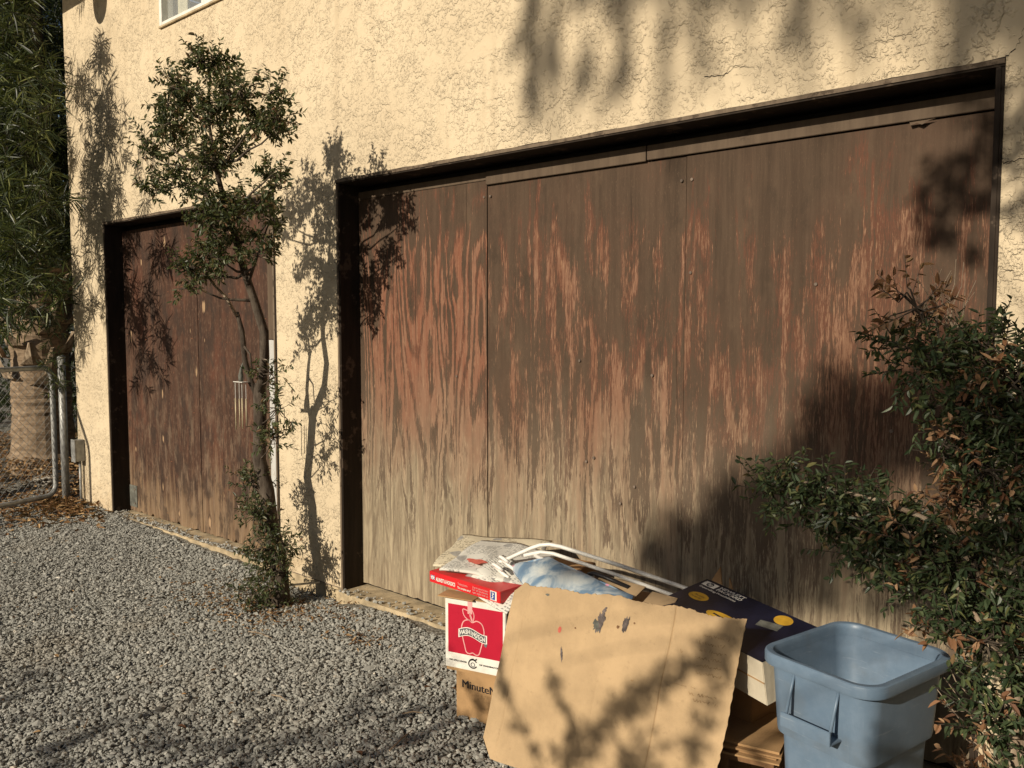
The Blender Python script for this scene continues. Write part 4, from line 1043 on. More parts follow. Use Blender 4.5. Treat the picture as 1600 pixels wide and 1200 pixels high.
# ================================================================ THE PILE OF BOXES
def text_faces(s, size, bold=0.0, align='LEFT', shear=0.0):
    cu = bpy.data.curves.new('lettering', 'FONT'); cu.body = s; cu.size = size; cu.offset = bold; cu.align_x = align; cu.shear = shear; cu.resolution_u = 3
    ob = bpy.data.objects.new('lettering', cu); scene.collection.objects.link(ob)
    bpy.context.view_layer.update()
    me = bpy.data.meshes.new_from_object(ob.evaluated_get(bpy.context.evaluated_depsgraph_get()))
    vs = [v.co.copy() for v in me.vertices]; fs = [tuple(p.vertices) for p in me.polygons]
    bpy.data.objects.remove(ob); bpy.data.curves.remove(cu); bpy.data.meshes.remove(me)
    return vs, fs
def fit(vs, w):
    x = [v.x for v in vs]; k = w / max(1e-6, max(x) - min(x)); return [Vector((v.x * k, v.y, v.z)) for v in vs]
class Face:
    """a printed face: origin, u axis, v axis; draws flat prints a hair above it"""
    def __init__(s, o, u, v, parent): s.o, s.u, s.v = Vector(o), Vector(u).normalized(), Vector(v).normalized(); s.n = s.u.cross(s.v).normalized(); s.parent = parent
    def pt(s, a, b, h): return s.o + s.u * a + s.v * b + s.n * h
    def poly(s, name, pts, mat, h=.0006):
        n = len(pts)
        return s._b(name, [s.pt(a, b, h) for a, b in pts], [tuple(range(n))], mat)
    def text(s, name, body, a, b, size, mat, width=None, bold=0.0, h=.0012, align='LEFT', shear=0.0):
        vs, fs = text_faces(body, size, bold, align, shear)
        if width: vs = fit(vs, width)
        return s._b(name, [s.pt(a + q.x, b + q.y, h) for q in vs], fs, mat)
    def line(s, name, pts, w, mat, closed=False, h=.0012):
        vs = []; n = len(pts)
        for i, (x, y) in enumerate(pts):
            p = pts[(i - 1) % n] if (closed or i > 0) else pts[i]; q = pts[(i + 1) % n] if (closed or i < n - 1) else pts[i]
            t = Vector((q[0] - p[0], q[1] - p[1])); t.normalize()
            vs += [s.pt(x - t.y * w / 2, y + t.x * w / 2, h), s.pt(x + t.y * w / 2, y - t.x * w / 2, h)]
        m = n if closed else n - 1
        return s._b(name, vs, [(2 * i, 2 * i + 1, (2 * i + 3) % (2 * n), (2 * i + 2) % (2 * n)) for i in range(m)], mat)
    def _b(s, name, vs, fs, mat): return MB().add(vs, fs).build(name, mat, s.parent)
def smooth_pts(ctrl, closed=True, k=6):
    out = []; n = len(ctrl)
    for i in range(n if closed else n - 1):
        p0, p1, p2, p3 = [Vector(ctrl[(i + d) % n] if closed else ctrl[min(max(i + d, 0), n - 1)]) for d in (-1, 0, 1, 2)]
        for j in range(k):
            t = j / k
            q = .5 * ((2 * p1) + (-p0 + p2) * t + (2 * p0 - 5 * p1 + 4 * p2 - p3) * t * t + (-p0 + 3 * p1 - 3 * p2 + p3) * t ** 3)
            out.append((q.x, q.y))
    if not closed: out.append(ctrl[-1])
    return out
def frame(o, yaw, tilt_x=0, tilt_y=0):
    return Matrix.Translation(o) @ Matrix.Rotation(R(yaw), 4, 'Z') @ Matrix.Rotation(R(tilt_y), 4, 'Y') @ Matrix.Rotation(R(tilt_x), 4, 'X')
def face_of(Mx, w, h, parent):
    o = Mx @ Vector((0, 0, 0)); return Face(o, Mx.to_3x3() @ Vector((1, 0, 0)), Mx.to_3x3() @ Vector((0, 0, 1)), parent)

# ---- brown juice carton at the bottom
Mx = frame((-2.301, -.577, GZ + .003), 9)
b1 = empty('juice_carton', Mx.translation, 'brown cardboard carton at the bottom of the pile printed MinuteMaid', 'box')
MB().box(0, .37, 0, .28, 0, .207, Mx).build('body', M['card_mm'], b1, bevel=.002)
MB().box(-.002, .372, -.002, .138, .2075, .212, Mx).build('flap', M['card_mm'], b1)
MB().box(-.002, .372, .142, .282, .2075, .212, Mx).build('flap', M['card_mm'], b1)
f = face_of(Mx, .37, .207, b1)
for q_ in (0, .0009, .0018): f.text('lettering', 'MinuteMaid', .026 + q_, .138, .043, M['black_print'], .21, 0, .0012 + q_ * .2)
f.text('lettering', 'Orange Juice', .10, .012, .014, M['black_print'], .08)
# ---- red apple carton
Mx = frame((-2.319, -.618, .129), 15)
b2 = empty('apple_carton', Mx.translation, 'red and white apple carton printed WASHINGTON resting on the brown carton', 'box')
AW, AH = .262, .288
MB().box(0, AW, 0, .34, 0.012, AH, Mx).build('body', M['white_print'], b2, bevel=.003)
MB().box(.004, AW - .004, .004, .336, 0, .0118, Mx).build('inner_box', M['card_mm'], b2)
f = face_of(Mx, AW, AH, b2)
f.poly('red_panel', [(.014, .072), (AW - .012, .072), (AW - .012, AH - .026), (.014, AH - .026)], M['red_print'], .0006)
cx, cy = .122, .150
apple = [(cx - .001, cy + .052), (cx - .018, cy + .060), (cx - .040, cy + .050), (cx - .049, cy + .022), (cx - .044, cy - .010), (cx - .036, cy - .040), (cx - .028, cy - .066), (cx - .014, cy - .071), (cx, cy - .066), (cx + .014, cy - .072), (cx + .027, cy - .067), (cx + .036, cy - .040), (cx + .044, cy - .010), (cx + .049, cy + .022), (cx + .040, cy + .050), (cx + .018, cy + .060)]
f.line('apple_outline', smooth_pts(apple), .0042, M['pink_print'], True)
f.line('apple_leaf', smooth_pts([(cx - .002, cy + .056), (cx - .034, cy + .070), (cx - .042, cy + .098), (cx - .016, cy + .090)]), .0036, M['pink_print'], True)
f.line('apple_leaf', smooth_pts([(cx, cy + .054), (cx - .012, cy + .080), (cx - .004, cy + .100), (cx + .006, cy + .080)]), .0034, M['pink_print'], True)
def wave(x): return cy + .004 + .010 * math.sin((x - cx) / .062 * 2.6 + 2.4)
xs_ = [cx - .062 + .124 * i / 24 for i in range(25)]
f.poly('banner_edge', [(x, wave(x) + .0165) for x in xs_] + [(x, wave(x) - .0165) for x in reversed(xs_)], M['white_print'], .0018)
f.poly('banner', [(x, wave(x) + .0135) for x in xs_[1:-1]] + [(x, wave(x) - .0135) for x in reversed(xs_[1:-1])], M['grey_print'], .0024)
f.poly('banner_tail', [(cx + .050, wave(cx + .05) - .017), (cx + .064, wave(cx + .06) - .014), (cx + .058, cy - .036), (cx + .048, cy - .030)], M['grey_print'], .0014)
word = 'WASHINGTON'
for i, ch in enumerate(word):
    x = cx - .053 + .106 * (i + .5) / 10
    vs, fs = text_faces(ch, .024, .0006, 'CENTER')
    f._b('letter', [f.pt(x + q.x * .72, wave(x) - .0085 + q.y + (q.x) * .1, .003) for q in vs], fs, M['white_print'])
f.line('emblem_ring', [(cx + .018 * math.cos(a), .041 + .016 * math.sin(a)) for a in [.5 + 5.3 * i / 20 for i in range(21)]], .0045, M['black_print'])
f.line('emblem_leaf', smooth_pts([(cx - .012, .055), (cx, .060), (cx + .008, .057), (cx + .018, .062)], False), .005, M['black_print'])
f.line('emblem_ring', [(cx + .008 * math.cos(a), .038 + .008 * math.sin(a)) for a in [6.28 * i / 14 for i in range(14)]], .0028, M['grey_print'], True)
f.text('lettering', 'THE APPLE CENTER', .018, .040, .0085, M['black_print'], .078, .0003)
f.text('lettering', 'OF WASHINGTON', cx + .028, .040, .0085, M['black_print'], .085, .0003)
f.poly('tape_strip', [(cx - .022, AH - .055), (cx - .002, AH - .055), (cx - .002, AH - .001), (cx - .022, AH - .001)], M['pink_print'], .0009)
for (x0, x1, y0, y1, z0, z1) in ((-.022, AW * .5, -.018, .06, AH + .001, AH + .005), (AW * .52, AW + .004, -.004, .07, AH + .001, AH + .005)):
    MB().box(x0, x1, y0, y1, z0, z1, Mx).build('flap', M['card_mm'], b2)
# ---- plain carton hidden behind, carrying the papers
Mx = frame((-2.66, -.27, GZ + .003), 4)
tag(MB().box(0, .62, 0, .235, 0, .545, Mx).build('brown_carton', M['card_dark'], None, bevel=.003), 'plain brown carton against the door under the newspapers', 'box')
# ---- flat red game box
Mx = frame((-2.452, -.575, .436), -3.5, 0, -.6)
b3 = empty('game_box', Mx.translation, 'flat glossy red box with white lettering on top of the apple carton', 'box')
MB().box(0, .405, 0, .30, 0, .044, Mx).build('body', M['red_box'], b3, bevel=.002)
f = face_of(Mx, .405, .044, b3)
f.poly('flag_mark', [(.010, .013), (.034, .013), (.034, .030), (.010, .030)], M['blue_print'])
f.line('flag_cross', [(.010, .0215), (.034, .0215)], .004, M['white_print']); f.line('flag_cross', [(.022, .013), (.022, .030)], .004, M['white_print'])
f.line('flag_cross', [(.011, .014), (.033, .029)], .0025, M['white_print']); f.line('flag_cross', [(.011, .029), (.033, .014)], .0025, M['white_print'])
f.text('lettering', 'ALUNDT & HORDICS', .042, .012, .020, M['white_print'], .115, .0007)
f.text('lettering', 'Tracking Science', .172, .024, .012, M['pink_print'], .055)
f.text('lettering', 'The complete set of', .170, .009, .011, M['white_print'], .075, .0002)
for i in range(3): f.text('lettering', ('A great game to learn', 'for all the family', 'ages eight and up')[i], .256, .029 - i * .010, .0105, M['pink_print'], .085)
f.poly('sticker', [(.352, .005), (.386, .005), (.386, .040), (.352, .040)], M['white_print'])
f.poly('sticker_panel', [(.355, .008), (.378, .008), (.378, .037), (.355, .037)], M['blue_print'], .0012)
f.line('sticker_figure', smooth_pts([(.360, .012), (.369, .018), (.364, .024), (.372, .030), (.362, .033)], False), .0035, M['white_print'], h=.0018)

# ---- newspapers
def paper(name, loc, rot, w, h, seed, mat, amp=.012, label=None, thick=.004, fold=None):
    r = random.Random(seed); nx, ny = 22, 18
    ph = [r.uniform(0, 6.28) for _ in range(6)]
    vs = []; fs = []
    for lay in (0, 1):
        for j in range(ny + 1):
            for i in range(nx + 1):
                u, v = i / nx, j / ny
                z = amp * (math.sin(u * 5 + ph[0]) * .5 + math.sin(v * 4 + ph[1]) * .5 + math.sin((u + v) * 9 + ph[2]) * .25 + math.sin(u * 17 + v * 5 + ph[3]) * .12)
                x = (u - .5) * w + .006 * math.sin(v * 9 + ph[4]); y = (v - .5) * h + .006 * math.sin(u * 8 + ph[5])
                if fold: z += fold(u, v)
                vs.append((x, y, z - lay * thick))
    q = (nx + 1) * (ny + 1)
    for j in range(ny):
        for i in range(nx):
            a = j * (nx + 1) + i
            fs.append((a, a + 1, a + nx + 2, a + nx + 1)); fs.append((q + a, q + a + nx + 1, q + a + nx + 2, q + a + 1))
    edge = [i for i in range(nx)] + [(j + 1) * (nx + 1) - 1 for j in range(ny)] + [q - 1 - i for i in range(nx)] + [(ny - j) * (nx + 1) for j in range(ny)]
    for a, b_ in zip(edge, edge[1:] + edge[:1]): fs.append((a, q + a, q + b_, b_))
    o = MB().add(vs, fs).build(name, mat, None, smooth=True)
    o.location = loc; o.rotation_euler = tuple(R(a) for a in rot)
    if label: tag(o, label, 'newspaper', 'newspapers on the pile')
    bpy.context.view_layer.update()
    return o
paper('newspaper', (-2.40, -.25, .500), (7, -3, 22), .42, .34, 1, M['news2'], .010, 'yellowed open newspaper at the back of the pile by the door', .006)
n1 = paper('newspaper', (-2.26, -.36, .516), (7, 2, 16), .36, .34, 2, M['news'], .010, 'crumpled grey newspaper with a red picture on the red box', .007)
paper('newspaper', (-2.12, -.50, .492), (10, 9, -12), .30, .20, 3, M['news'], .010, 'loose newspaper sheet sagging over the edge of the red box', .003, lambda u, v: -.035 * max(0, .35 - v) ** 1.3 * 4)
pic = [(.042 * math.cos(a) * (1 + .25 * math.sin(3 * a)), .022 * math.sin(a) * (1 + .2 * math.cos(5 * a))) for a in [6.283 * i / 20 for i in range(20)]]
MB().add([n1.matrix_world @ Vector((x - .06, y - .10, .021)) for x, y in pic], [tuple(range(20))]).build('picture', M['red_dot'], n1)

# ---- folded white lawn chair
ch = empty('lawn_chair', (-1.9, -.28, .3), 'folded white tubular lawn chair frame lying across the pile', 'chair')
def flat_tube(pts, r):
    return MB().tube(pts, r, 10)
A = [(-2.26, -.44, .500), (-2.20, -.39, .535), (-2.13, -.335, .578), (-2.10, -.312, .592), (-2.065, -.295, .598), (-2.02, -.28, .594), (-1.80, -.20, .545), (-1.585, -.12, .490), (-1.42, -.06, .446)]
flat_tube(A, .0080).build('back_tube', M['white_metal'], ch, smooth=True)
B_ = [(-2.14, -.36, .553), (-2.08, -.33, .572), (-2.03, -.315, .572), (-1.81, -.235, .520), (-1.60, -.155, .463), (-1.43, -.09, .418)]
flat_tube(B_, .0075).build('seat_tube', M['white_metal'], ch, smooth=True)
flat_tube([(-2.10, -.34, .556), (-1.99, -.36, .545), (-1.93, -.37, .536)], .008).build('cross_brace', M['white_metal'], ch, smooth=True)
flat_tube([(-2.05, -.13, .0), (-1.95, -.2, .3), (-1.90, -.235, .50)], .009).build('leg', M['white_metal'], ch, smooth=True)
flat_tube([(-1.55, -.06, -.08), (-1.53, -.09, .2), (-1.50, -.115, .42)], .009).build('leg', M['white_metal'], ch, smooth=True)
# ---- printed plastic bag with loop handles
bg_ = empty('beach_bag', (-1.9, -.44, .45), 'blue and white printed plastic bag with two white loop handles', 'bag')
nx, ny = 30, 12; vs = []; fs = []
top = [Vector((-2.13, -.44, .536)), Vector((-1.985, -.40, .584)), Vector((-1.63, -.36, .500))]
bot = [Vector((-2.10, -.47, .520)), Vector((-1.97, -.53, .486)), Vector((-1.60, -.45, .480))]
def q3(c, t): return c[0] * (1 - t) ** 2 + (c[1] * 2 - (c[0] + c[2]) * .5) * (2 * t * (1 - t)) + c[2] * t * t if False else (c[0].lerp(c[1], t / .36) if t < .36 else c[1].lerp(c[2], (t - .36) / .64))
for lay in (0, 1):
    for j in range(ny + 1):
        for i in range(nx + 1):
            t, v = i / nx, j / ny
            p = q3(top, t).lerp(q3(bot, t), v); bul = math.sin(math.pi * v) ** .6 * math.sin(math.pi * min(1, t * 1.0)) ** .5
            p += Vector((0, -.35, .9)) * (.016 * bul + .004 * math.sin(t * 21 + v * 4)) * (1 if lay == 0 else -.8)
            vs.append(p)
q = (nx + 1) * (ny + 1)
for j in range(ny):
    for i in range(nx):
        a = j * (nx + 1) + i; fs += [(a, a + nx + 1, a + nx + 2, a + 1), (q + a, q + a + 1, q + a + nx + 2, q + a + nx + 1)]
MB().add(vs, fs).build('body', M['bag'], bg_, smooth=True)
for c, rx, rz, tl in (((-2.115, -.46, .545), .038, .020, 0), ((-2.12, -.49, .520), .042, .020, .2)):
    loop = [Vector(c) + Vector((-.02 + rx * math.cos(a) * -1, -.02 * math.sin(a), rz * math.sin(a) + .35 * rx * math.cos(a))) for a in [R(d) for d in range(-120, 121, 20)]]
    MB().tube(loop, .0065, 8).build('handle', M['white_metal'], bg_, smooth=True)
# ---- dark tube, cap and brown flaps behind the big sheet
dt = empty('dark_tube_frame', (-1.80, -.30, .4), 'dark bent metal tube sticking out between the chair and the cardboard', 'tube')
MB().tube([(-1.90, -.30, .40), (-1.893, -.30, .47), (-1.885, -.30, .500), (-1.868, -.30, .520), (-1.845, -.30, .527), (-1.80, -.295, .521), (-1.70, -.285, .50)], .0085, 10).build('tube', M['vinyl_dark'], dt, smooth=True)
tag(MB().tube([(-1.90, -.34, .40), (-1.90, -.34, .512), (-1.90, -.34, .530), (-1.90, -.34, .536)], [.035, .035, .026, .006], 14).build('blue_bottle', M['blue_print'], None, smooth=True), 'dark blue bottle top peeping out behind the printed bag', 'bottle')
bc = empty('open_carton', (-1.62, -.32, GZ), 'open brown carton behind the big cardboard sheet, its flap raised', 'box')
Mx = frame((-1.85, -.40, GZ + .003), 10)
MB().box(0, .36, 0, .24, 0, .525, Mx).build('body', M['card_dark'], bc)
MB().add([Mx @ Vector(p) for p in ((.02, -.03, .560), (.20, -.02, .545), (.22, .12, .585), (.05, .11, .605), (.02, -.03, .556), (.20, -.02, .541), (.22, .12, .581), (.05, .11, .601))], [(0, 1, 2, 3), (7, 6, 5, 4), (0, 4, 5, 1), (1, 5, 6, 2), (2, 6, 7, 3), (3, 7, 4, 0)]).build('flap', M['card'], bc)
MB().add([Mx @ Vector(p) for p in ((.235, -.02, .535), (.35, -.02, .525), (.35, .10, .57), (.25, .11, .575), (.235, -.02, .531), (.35, -.02, .521), (.35, .10, .566), (.25, .11, .571))], [(0, 1, 2, 3), (7, 6, 5, 4), (0, 4, 5, 1), (1, 5, 6, 2), (2, 6, 7, 3), (3, 7, 4, 0)]).build('flap', M['card'], bc)

# ---- navy printer box
a = Vector((.925, -.345, -.03)).normalized(); b_ = Vector((-.345, -.925, -.20)); b_ = (b_ - a * b_.dot(a)).normalized(); up_ = b_.cross(a) * -1
if up_.z < 0: up_ = -up_
HO = Vector((-1.505, -.062, .520)); HL, HWd, HH = .545, .262, .150
hp = empty('printer_box', HO, 'navy blue printer box printed HEWLETT PACKARD lying between cardboard and bin', 'box')
HM = Matrix.Translation(HO) @ Matrix((a, b_, up_)).transposed().to_4x4()
MB().box(0, HL, 0, HWd, -HH, -.003, HM).build('body', M['cream_card'], hp, bevel=.002)
MB().box(-.001, HL + .001, -.001, HWd + .001, -.0028, 0, HM).build('lid', M['navy'], hp)
f = Face(HO, a, -b_, hp)       # u along the long edge, v towards the wall; v runs 0 (far edge) to -HWd
f.poly('logo_plate', smooth_pts([(.014, -.010), (.080, -.010), (.080, -.040), (.014, -.040)], True, 1), M['white_print'], .0006)
f.poly('logo_disc', [(.047 + .016 * math.cos(t), -.025 + .013 * math.sin(t)) for t in [6.283 * i / 20 for i in range(20)]], M['navy'], .0010)
f.text('lettering', 'hp', .036, -.030, .019, M['white_print'], .021, .0004, .0014, shear=.2)
f.text('lettering', 'HEWLETT', .092, -.0235, .019, M['white_print'], .125, .0006)
f.text('lettering', 'PACKARD', .092, -.0405, .019, M['white_print'], .125, .0006)
f.text('lettering', 'Expanding Possibilities', .022, -.058, .0140, M['white_print'], .185, .0002)
def oval(cx, cy, rx, ry, rot=0, n=28): return [(cx + rx * math.cos(t) * math.cos(rot) - ry * math.sin(t) * math.sin(rot), cy + rx * math.cos(t) * math.sin(rot) + ry * math.sin(t) * math.cos(rot)) for t in [6.283 * i / n for i in range(n)]]
f.poly('yellow_oval', oval(.083, -.112, .046, .025), M['yellow_print'])
f.text('lettering', 'New quality', .060, -.111, .012, M['navy'], .05, 0, .0012)
f.text('lettering', 'for the office', .058, -.124, .010, M['navy'], .05, 0, .0012)
f.poly('yellow_oval', oval(.270, -.165, .085, .026, -.05), M['yellow_print'])
f.line('oval_slot', [(.215, -.160), (.325, -.168)], .007, M['navy'], h=.0012)
f.poly('yellow_oval', oval(.415, -.040, .036, .028, -.2), M['yellow_print'])
f.poly('grey_picture', [(.36, -.085), (.44, -.065), (.45, -.105), (.37, -.12)], M['grey_plate'])
fr = Face(HM @ Vector((0, HWd, 0)), a, -up_, hp)
MB().box(0, HL, HWd + .0005, HWd + .003, -HH * .50, -HH * .48, HM).build('seam', M['card_mm'], hp)
MB().add([HM @ Vector(p) for p in ((.02, -.004, 0), (.075, -.004, 0), (.070, -.010, .065), (.02, -.008, 0), (.075, -.008, 0), (.070, -.014, .065))], [(0, 1, 2), (5, 4, 3), (0, 3, 4, 1), (1, 4, 5, 2), (2, 5, 3, 0)]).build('flap', M['card_dark'], hp)
MB().add([HM @ Vector(p) for p in ((.112, -.004, 0), (.130, -.004, 0), (.116, -.008, .038), (.112, -.008, 0), (.130, -.008, 0), (.116, -.012, .038))], [(0, 1, 2), (5, 4, 3), (0, 3, 4, 1), (1, 4, 5, 2), (2, 5, 3, 0)]).build('flap', M['card_dark'], hp)
# what the printer box lies on
tag(MB().box(0, .27, 0, .20, 0, .435, frame((-1.47, -.275, GZ + .003), -8)).build('tall_carton', M['card_dark'], None, bevel=.003), 'brown carton under the navy printer box', 'box')

# ---- flattened cardboard on a wooden stool
st_ = empty('wooden_stool', (-1.16, -.40, GZ), 'low wooden stool under the flattened cardboard beside the bin', 'stool')
Mx = frame((-1.235, -.47, 0), 14)
MB().box(.0, .17, .0, .24, .095, .118, Mx).build('seat', M['wood'], st_, bevel=.002)
for dx, dy in ((.004, .006), (.14, .006), (.004, .208), (.14, .208)):
    MB().box(dx, dx + .026, dy, dy + .026, GZ, .0945, Mx).build('leg', M['wood'], st_, bevel=.002)
MB().box(.03, .14, .012, .024, .03, .05, Mx).build('rail', M['wood'], st_)
rnd = random.Random(91)
for i in range(5):
    d = [rnd.uniform(-.012, .012) for _ in range(8)]
    z = .119 + i * .0075
    c = [(-.012 + d[0], -.012 + d[1]), (.185 + d[2], -.012 + d[3]), (.185 + d[4], .25 + d[5]), (-.012 + d[6], .25 + d[7])]
    vs = [Mx @ Vector((x, y, z + .006 + rnd.uniform(-.001, .003))) for x, y in c] + [Mx @ Vector((x, y, z + .0015)) for x, y in c]
    tag(MB().add(vs, [(0, 1, 2, 3), (7, 6, 5, 4), (0, 4, 5, 1), (1, 5, 6, 2), (2, 6, 7, 3), (3, 7, 4, 0)]).build('flat_cardboard', M['card_dark'] if i % 2 else M['card_mm']),
        ('lowest flattened cardboard sheet in the stack on the low stool', 'second flattened cardboard sheet up from the low stool', 'middle flattened cardboard sheet of the stack on the stool', 'flattened cardboard sheet just below the topmost one on the stool', 'topmost flattened cardboard sheet on the stool beside the bin')[i], 'cardboard', 'flattened cardboard on the stool')

# ---- big leaning cardboard sheet
TL, TR, BL, BR = Vector((-1.965, -.63, .550)), Vector((-1.132, -.522, .577)), Vector((-2.035, -.735, -.055)), Vector((-1.198, -.625, -.062))
NRM = (TR - TL).cross(TL - BL).normalized()
if NRM.y > 0: NRM = -NRM
def sheet_pt(u, v, h=0.0):
    p = BL.lerp(BR, u).lerp(TL.lerp(TR, u), v)
    bow = -.010 * math.sin(u * 2.6 + .3) * (.4 + v) - .006 * math.sin(v * 3.1)
    if u > .735: bow += -(u - .735) * .075
    if u < .085: bow += -(.085 - u) * .20
    bow -= .0042 * math.exp(-((u - .735) / .004) ** 2) + .0028 * math.exp(-((u - .085) / .005) ** 2) + .001 * math.exp(-((u - .47) / .005) ** 2)
    bow += .0035 * math.sin(u * 19 + v * 4) * .5 + .0035 * math.sin(u * 5 - v * 13) + .003 * math.sin(u * 11 + v * 9 + 1.3) + .010 * math.exp(-((u - .97) / .05) ** 2 - ((v - .1) / .2) ** 2) - .012 * math.exp(-((u - .03) / .05) ** 2 - ((v - .9) / .15) ** 2)
    return p + NRM * (bow + h)
nu, nv = 130, 60
us = sorted(set([i / nu for i in range(nu + 1)] + [.731, .735, .739, .081, .085, .089])); nu = len(us) - 1
r = random.Random(92); wob = [r.uniform(-1, 1) for _ in range(nu + 1)]
vs = []; fs = []
def cut(u, v):
    """trim: torn wavy top, clipped corners at left, worn right edge"""
    topv = 1 - .006 * math.sin(u * 23) - .010 * math.sin(u * 7 + 1) + (-.055 * max(0, 1 - u / .045)) + .012 * math.exp(-((u - .05) / .03) ** 2) - .004 * wob[min(nu, int(u * nu))]
    topv += -.012 * max(0, (u - .12)) * (1 if u < .7 else 0)
    botv = .09 * max(0, 1 - u / .07) - .02
    return botv + (topv - botv) * v
for lay in (0, 1):
    for j in range(nv + 1):
        for i in range(nu + 1):
            uu = us[i]; v = cut(uu, j / nv)
            if i == nu: uu += .0012 * math.sin(j * 1.9) + .0014 * wob[(j * 7) % nu]
            vs.append(sheet_pt(uu, v, -lay * .004))
q = (nu + 1) * (nv + 1)
for j in range(nv):
    for i in range(nu):
        a_ = j * (nu + 1) + i; fs += [(a_, a_ + 1, a_ + nu + 2, a_ + nu + 1), (q + a_, q + a_ + nu + 1, q + a_ + nu + 2, q + a_ + 1)]
edge = [i for i in range(nu)] + [(j + 1) * (nu + 1) - 1 for j in range(nv)] + [q - 1 - i for i in range(nu)] + [(nv - j) * (nu + 1) for j in range(nv)]
for a_, c_ in zip(edge, edge[1:] + edge[:1]): fs.append((a_, q + a_, q + c_, c_))
big = empty('cardboard_sheet', BL.lerp(BR, .5), 'large creased tan cardboard sheet leaning against the pile, spotted with paint', 'cardboard')
MB().add(vs, fs).build('sheet', M['card'], big, smooth=False)
def blot(name, u, v, ru, rv, mat, seed, rot=0.0, rough=.25):
    r = random.Random(seed); n = 26
    pts = []
    for i in range(n):
        t = 6.283 * i / n; k = 1 + r.uniform(-rough, rough)
        x, y = ru * math.cos(t) * k, rv * math.sin(t) * k
        pts.append(sheet_pt(u + (x * math.cos(rot) - y * math.sin(rot)) / .82, v + (x * math.sin(rot) + y * math.cos(rot)) / .61, .0012))
    MB().add(pts, [tuple(range(n))]).build(name, mat, big)
blot('paint_stain', .437, .862, .013, .037, M['stain'], 1, -.15, .3); blot('paint_stain', .424, .835, .015, .020, M['grey_plate'], 12, .3, .4)
blot('paint_stain', .447, .925, .005, .012, M['stain'], 2, -.5); blot('paint_stain', .545, .87, .010, .025, M['stain'], 3, -.1, .2)
blot('paint_stain', .557, .905, .002, .006, M['stain'], 4); blot('paint_stain', .515, .85, .005, .005, M['wood'], 5); blot('paint_stain', .580, .885, .003, .003, M['wood'], 6)
blot('paint_spot', .262, .775, .0065, .011, M['red_dot'], 7, 0, .1); blot('paint_stain', .292, .645, .004, .024, M['stain'], 8, .3, .2); blot('paint_stain', .18, .955, .008, .004, M['grey_plate'], 9)
blot('paint_stain', .33, .80, .003, .003, M['wood'], 10); blot('paint_stain', .62, .60, .006, .003, M['scrawl'], 11)
r = random.Random(93)
def scrawl(u0, v0, w, n, amp):
    mb = MB(); pts = []
    for i in range(n): pts.append((u0 + w * i / n, v0 + amp * r.uniform(.3, 1) * math.sin(i * 2.1 + r.uniform(-1.2, 1.2))))
    for (p0, p1) in zip(pts, pts[1:]):
        if r.random() < .22: continue
        d = Vector((p1[0] - p0[0], p1[1] - p0[1])).normalized() * .0013
        mb.add([sheet_pt(p0[0] - d.y, p0[1] + d.x, .001), sheet_pt(p0[0] + d.y, p0[1] - d.x, .001), sheet_pt(p1[0] + d.y, p1[1] - d.x, .001), sheet_pt(p1[0] - d.y, p1[1] + d.x, .001)], [(0, 1, 2, 3)])
    mb.build('pencil_scrawl', M['scrawl'], big)
for i in range(6): scrawl(.85 + r.uniform(-.01, .01), .885 - i * .036, .105, 26, .011)
scrawl(.78, .63, .10, 6, .004); scrawl(.84, .60, .12, 30, .010); scrawl(.86, .57, .10, 24, .010)
scrawl(.775, .79, .02, 4, .016); scrawl(.795, .655, .02, 4, .01)

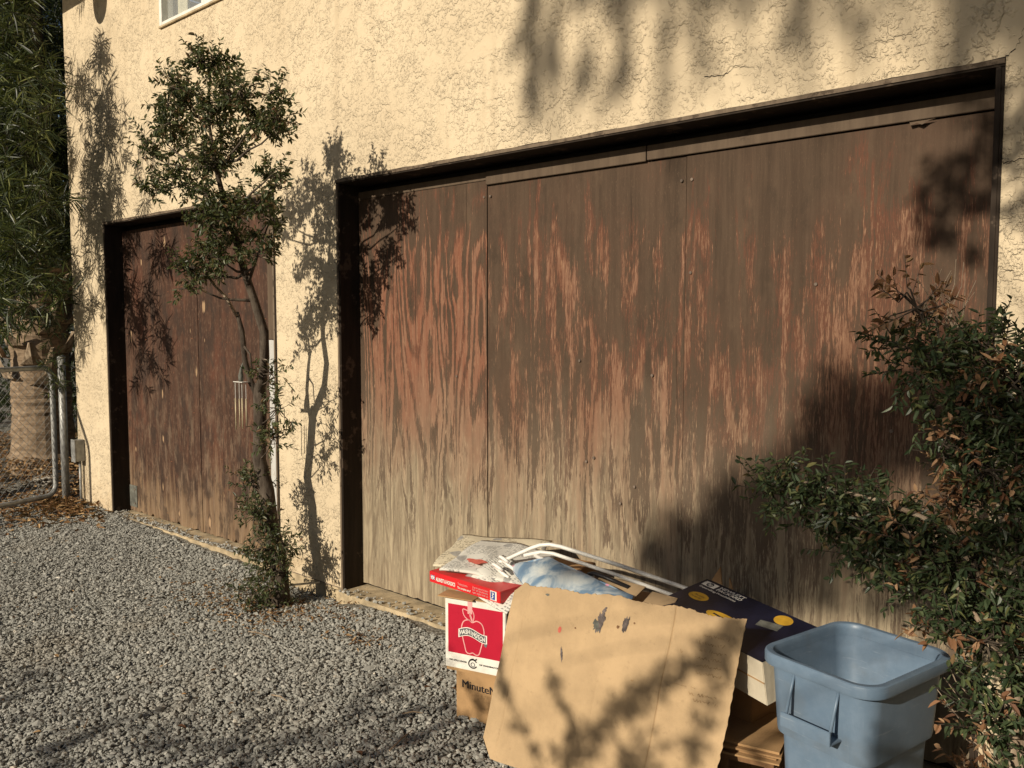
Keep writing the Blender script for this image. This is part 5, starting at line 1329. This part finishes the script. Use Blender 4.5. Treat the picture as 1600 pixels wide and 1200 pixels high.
# ---------------------------------------------------------------- blue square bin
YAW = -13.0
Bm = frame((-.842, -.400, 0), YAW)
HX, HY, CR, RZ = .188, .220, .074, .520
bin_ = empty('blue_bin', (-.842, -.400, GZ), 'empty open square blue-grey plastic waste bin at the right', 'bin')
def rrect(inset, z, n=9):
    hx, hy, c = HX - inset, HY - inset, max(.03, CR - inset * .6); out = []
    for sx, sy, a0 in ((1, 1, 0), (-1, 1, 90), (-1, -1, 180), (1, -1, 270)):
        for i in range(n):
            t = R(a0 + 90 * i / (n - 1)); out.append(Bm @ Vector((sx * (hx - c) + c * math.cos(t), sy * (hy - c) + c * math.sin(t), z)))
    # a slight outward bow of the flat sides
    return out
def loft(rings, cap_end=False, close=False):
    vs = []; fs = []
    n = len(rings[0])
    for rg in rings: vs += rg
    for i in range(len(rings) - 1):
        for k_ in range(n): fs.append((i * n + k_, i * n + (k_ + 1) % n, (i + 1) * n + (k_ + 1) % n, (i + 1) * n + k_))
    if cap_end: fs.append(tuple((len(rings) - 1) * n + k_ for k_ in range(n)))
    return vs, fs
DZ = RZ - .487
prof = [(.070, GZ), (.067, GZ + .01), (.050, .236 + DZ), (.050, .243 + DZ), (.036, .250 + DZ), (.034, .262 + DZ), (.022, .440 + DZ), (.022, .4512 + DZ)]
inner = [(.0258, .4512 + DZ), (.040, .30 + DZ), (.058, .24 + DZ), (.084, GZ + .03)]
vs, fs = loft([rrect(*p_) for p_ in prof] + [rrect(*p_) for p_ in inner] + [rrect(.10, GZ + .022)], True)
body = MB().add(vs, fs).build('body', M['bin'], bin_, smooth=True)
rim = [(.0225, .4515), (.004, .451), (.0015, .4525), (.0002, .456), (0, .478), (.0015, .4835), (.005, .4865), (.016, .487), (.020, .4855), (.023, .481), (.0245, .472), (.0255, .4515)]
vs, fs = loft([rrect(p_[0], p_[1] + DZ) for p_ in rim])
rim_o = MB().add(vs, fs).build('rim', M['bin'], bin_, smooth=True)
for o in (body, rim_o):
    o.data.set_sharp_from_angle(angle=R(28))
yf = -HY + .028
Bm = Bm @ Matrix.Translation((0, 0, DZ))
hnd = MB().box(-.075, .082, yf - .052, yf - .046, .305, .345, Bm).build('handle', M['bin'], bin_, bevel=.0015)
for sx in (-.066, .074):
    MB().tube([Bm @ Vector((sx, yf - .002, .452)), Bm @ Vector((sx, yf - .020, .395)), Bm @ Vector((sx, yf - .044, .318))], [.0045, .0045, .005], 8).build('strap', M['bin'], hnd, smooth=True)
MB().box(-.075, .082, yf - .0459, yf + .004, .305, .311, Bm).build('grip_floor', M['bin'], hnd, bevel=.0015)
MB().box(-.058, .068, yf - .002, yf + .006, .405, .432, Bm).build('recess_ledge', M['bin'], hnd, bevel=.0015)
MB().box(-.1, -.0965, yf - .0015, yf + .03, GZ + .02 - DZ, .235, Bm @ Matrix.Translation((0, .030, 0)) @ Matrix.Rotation(R(-4.5), 4, 'X')).build('mould_line', M['bin'], bin_)
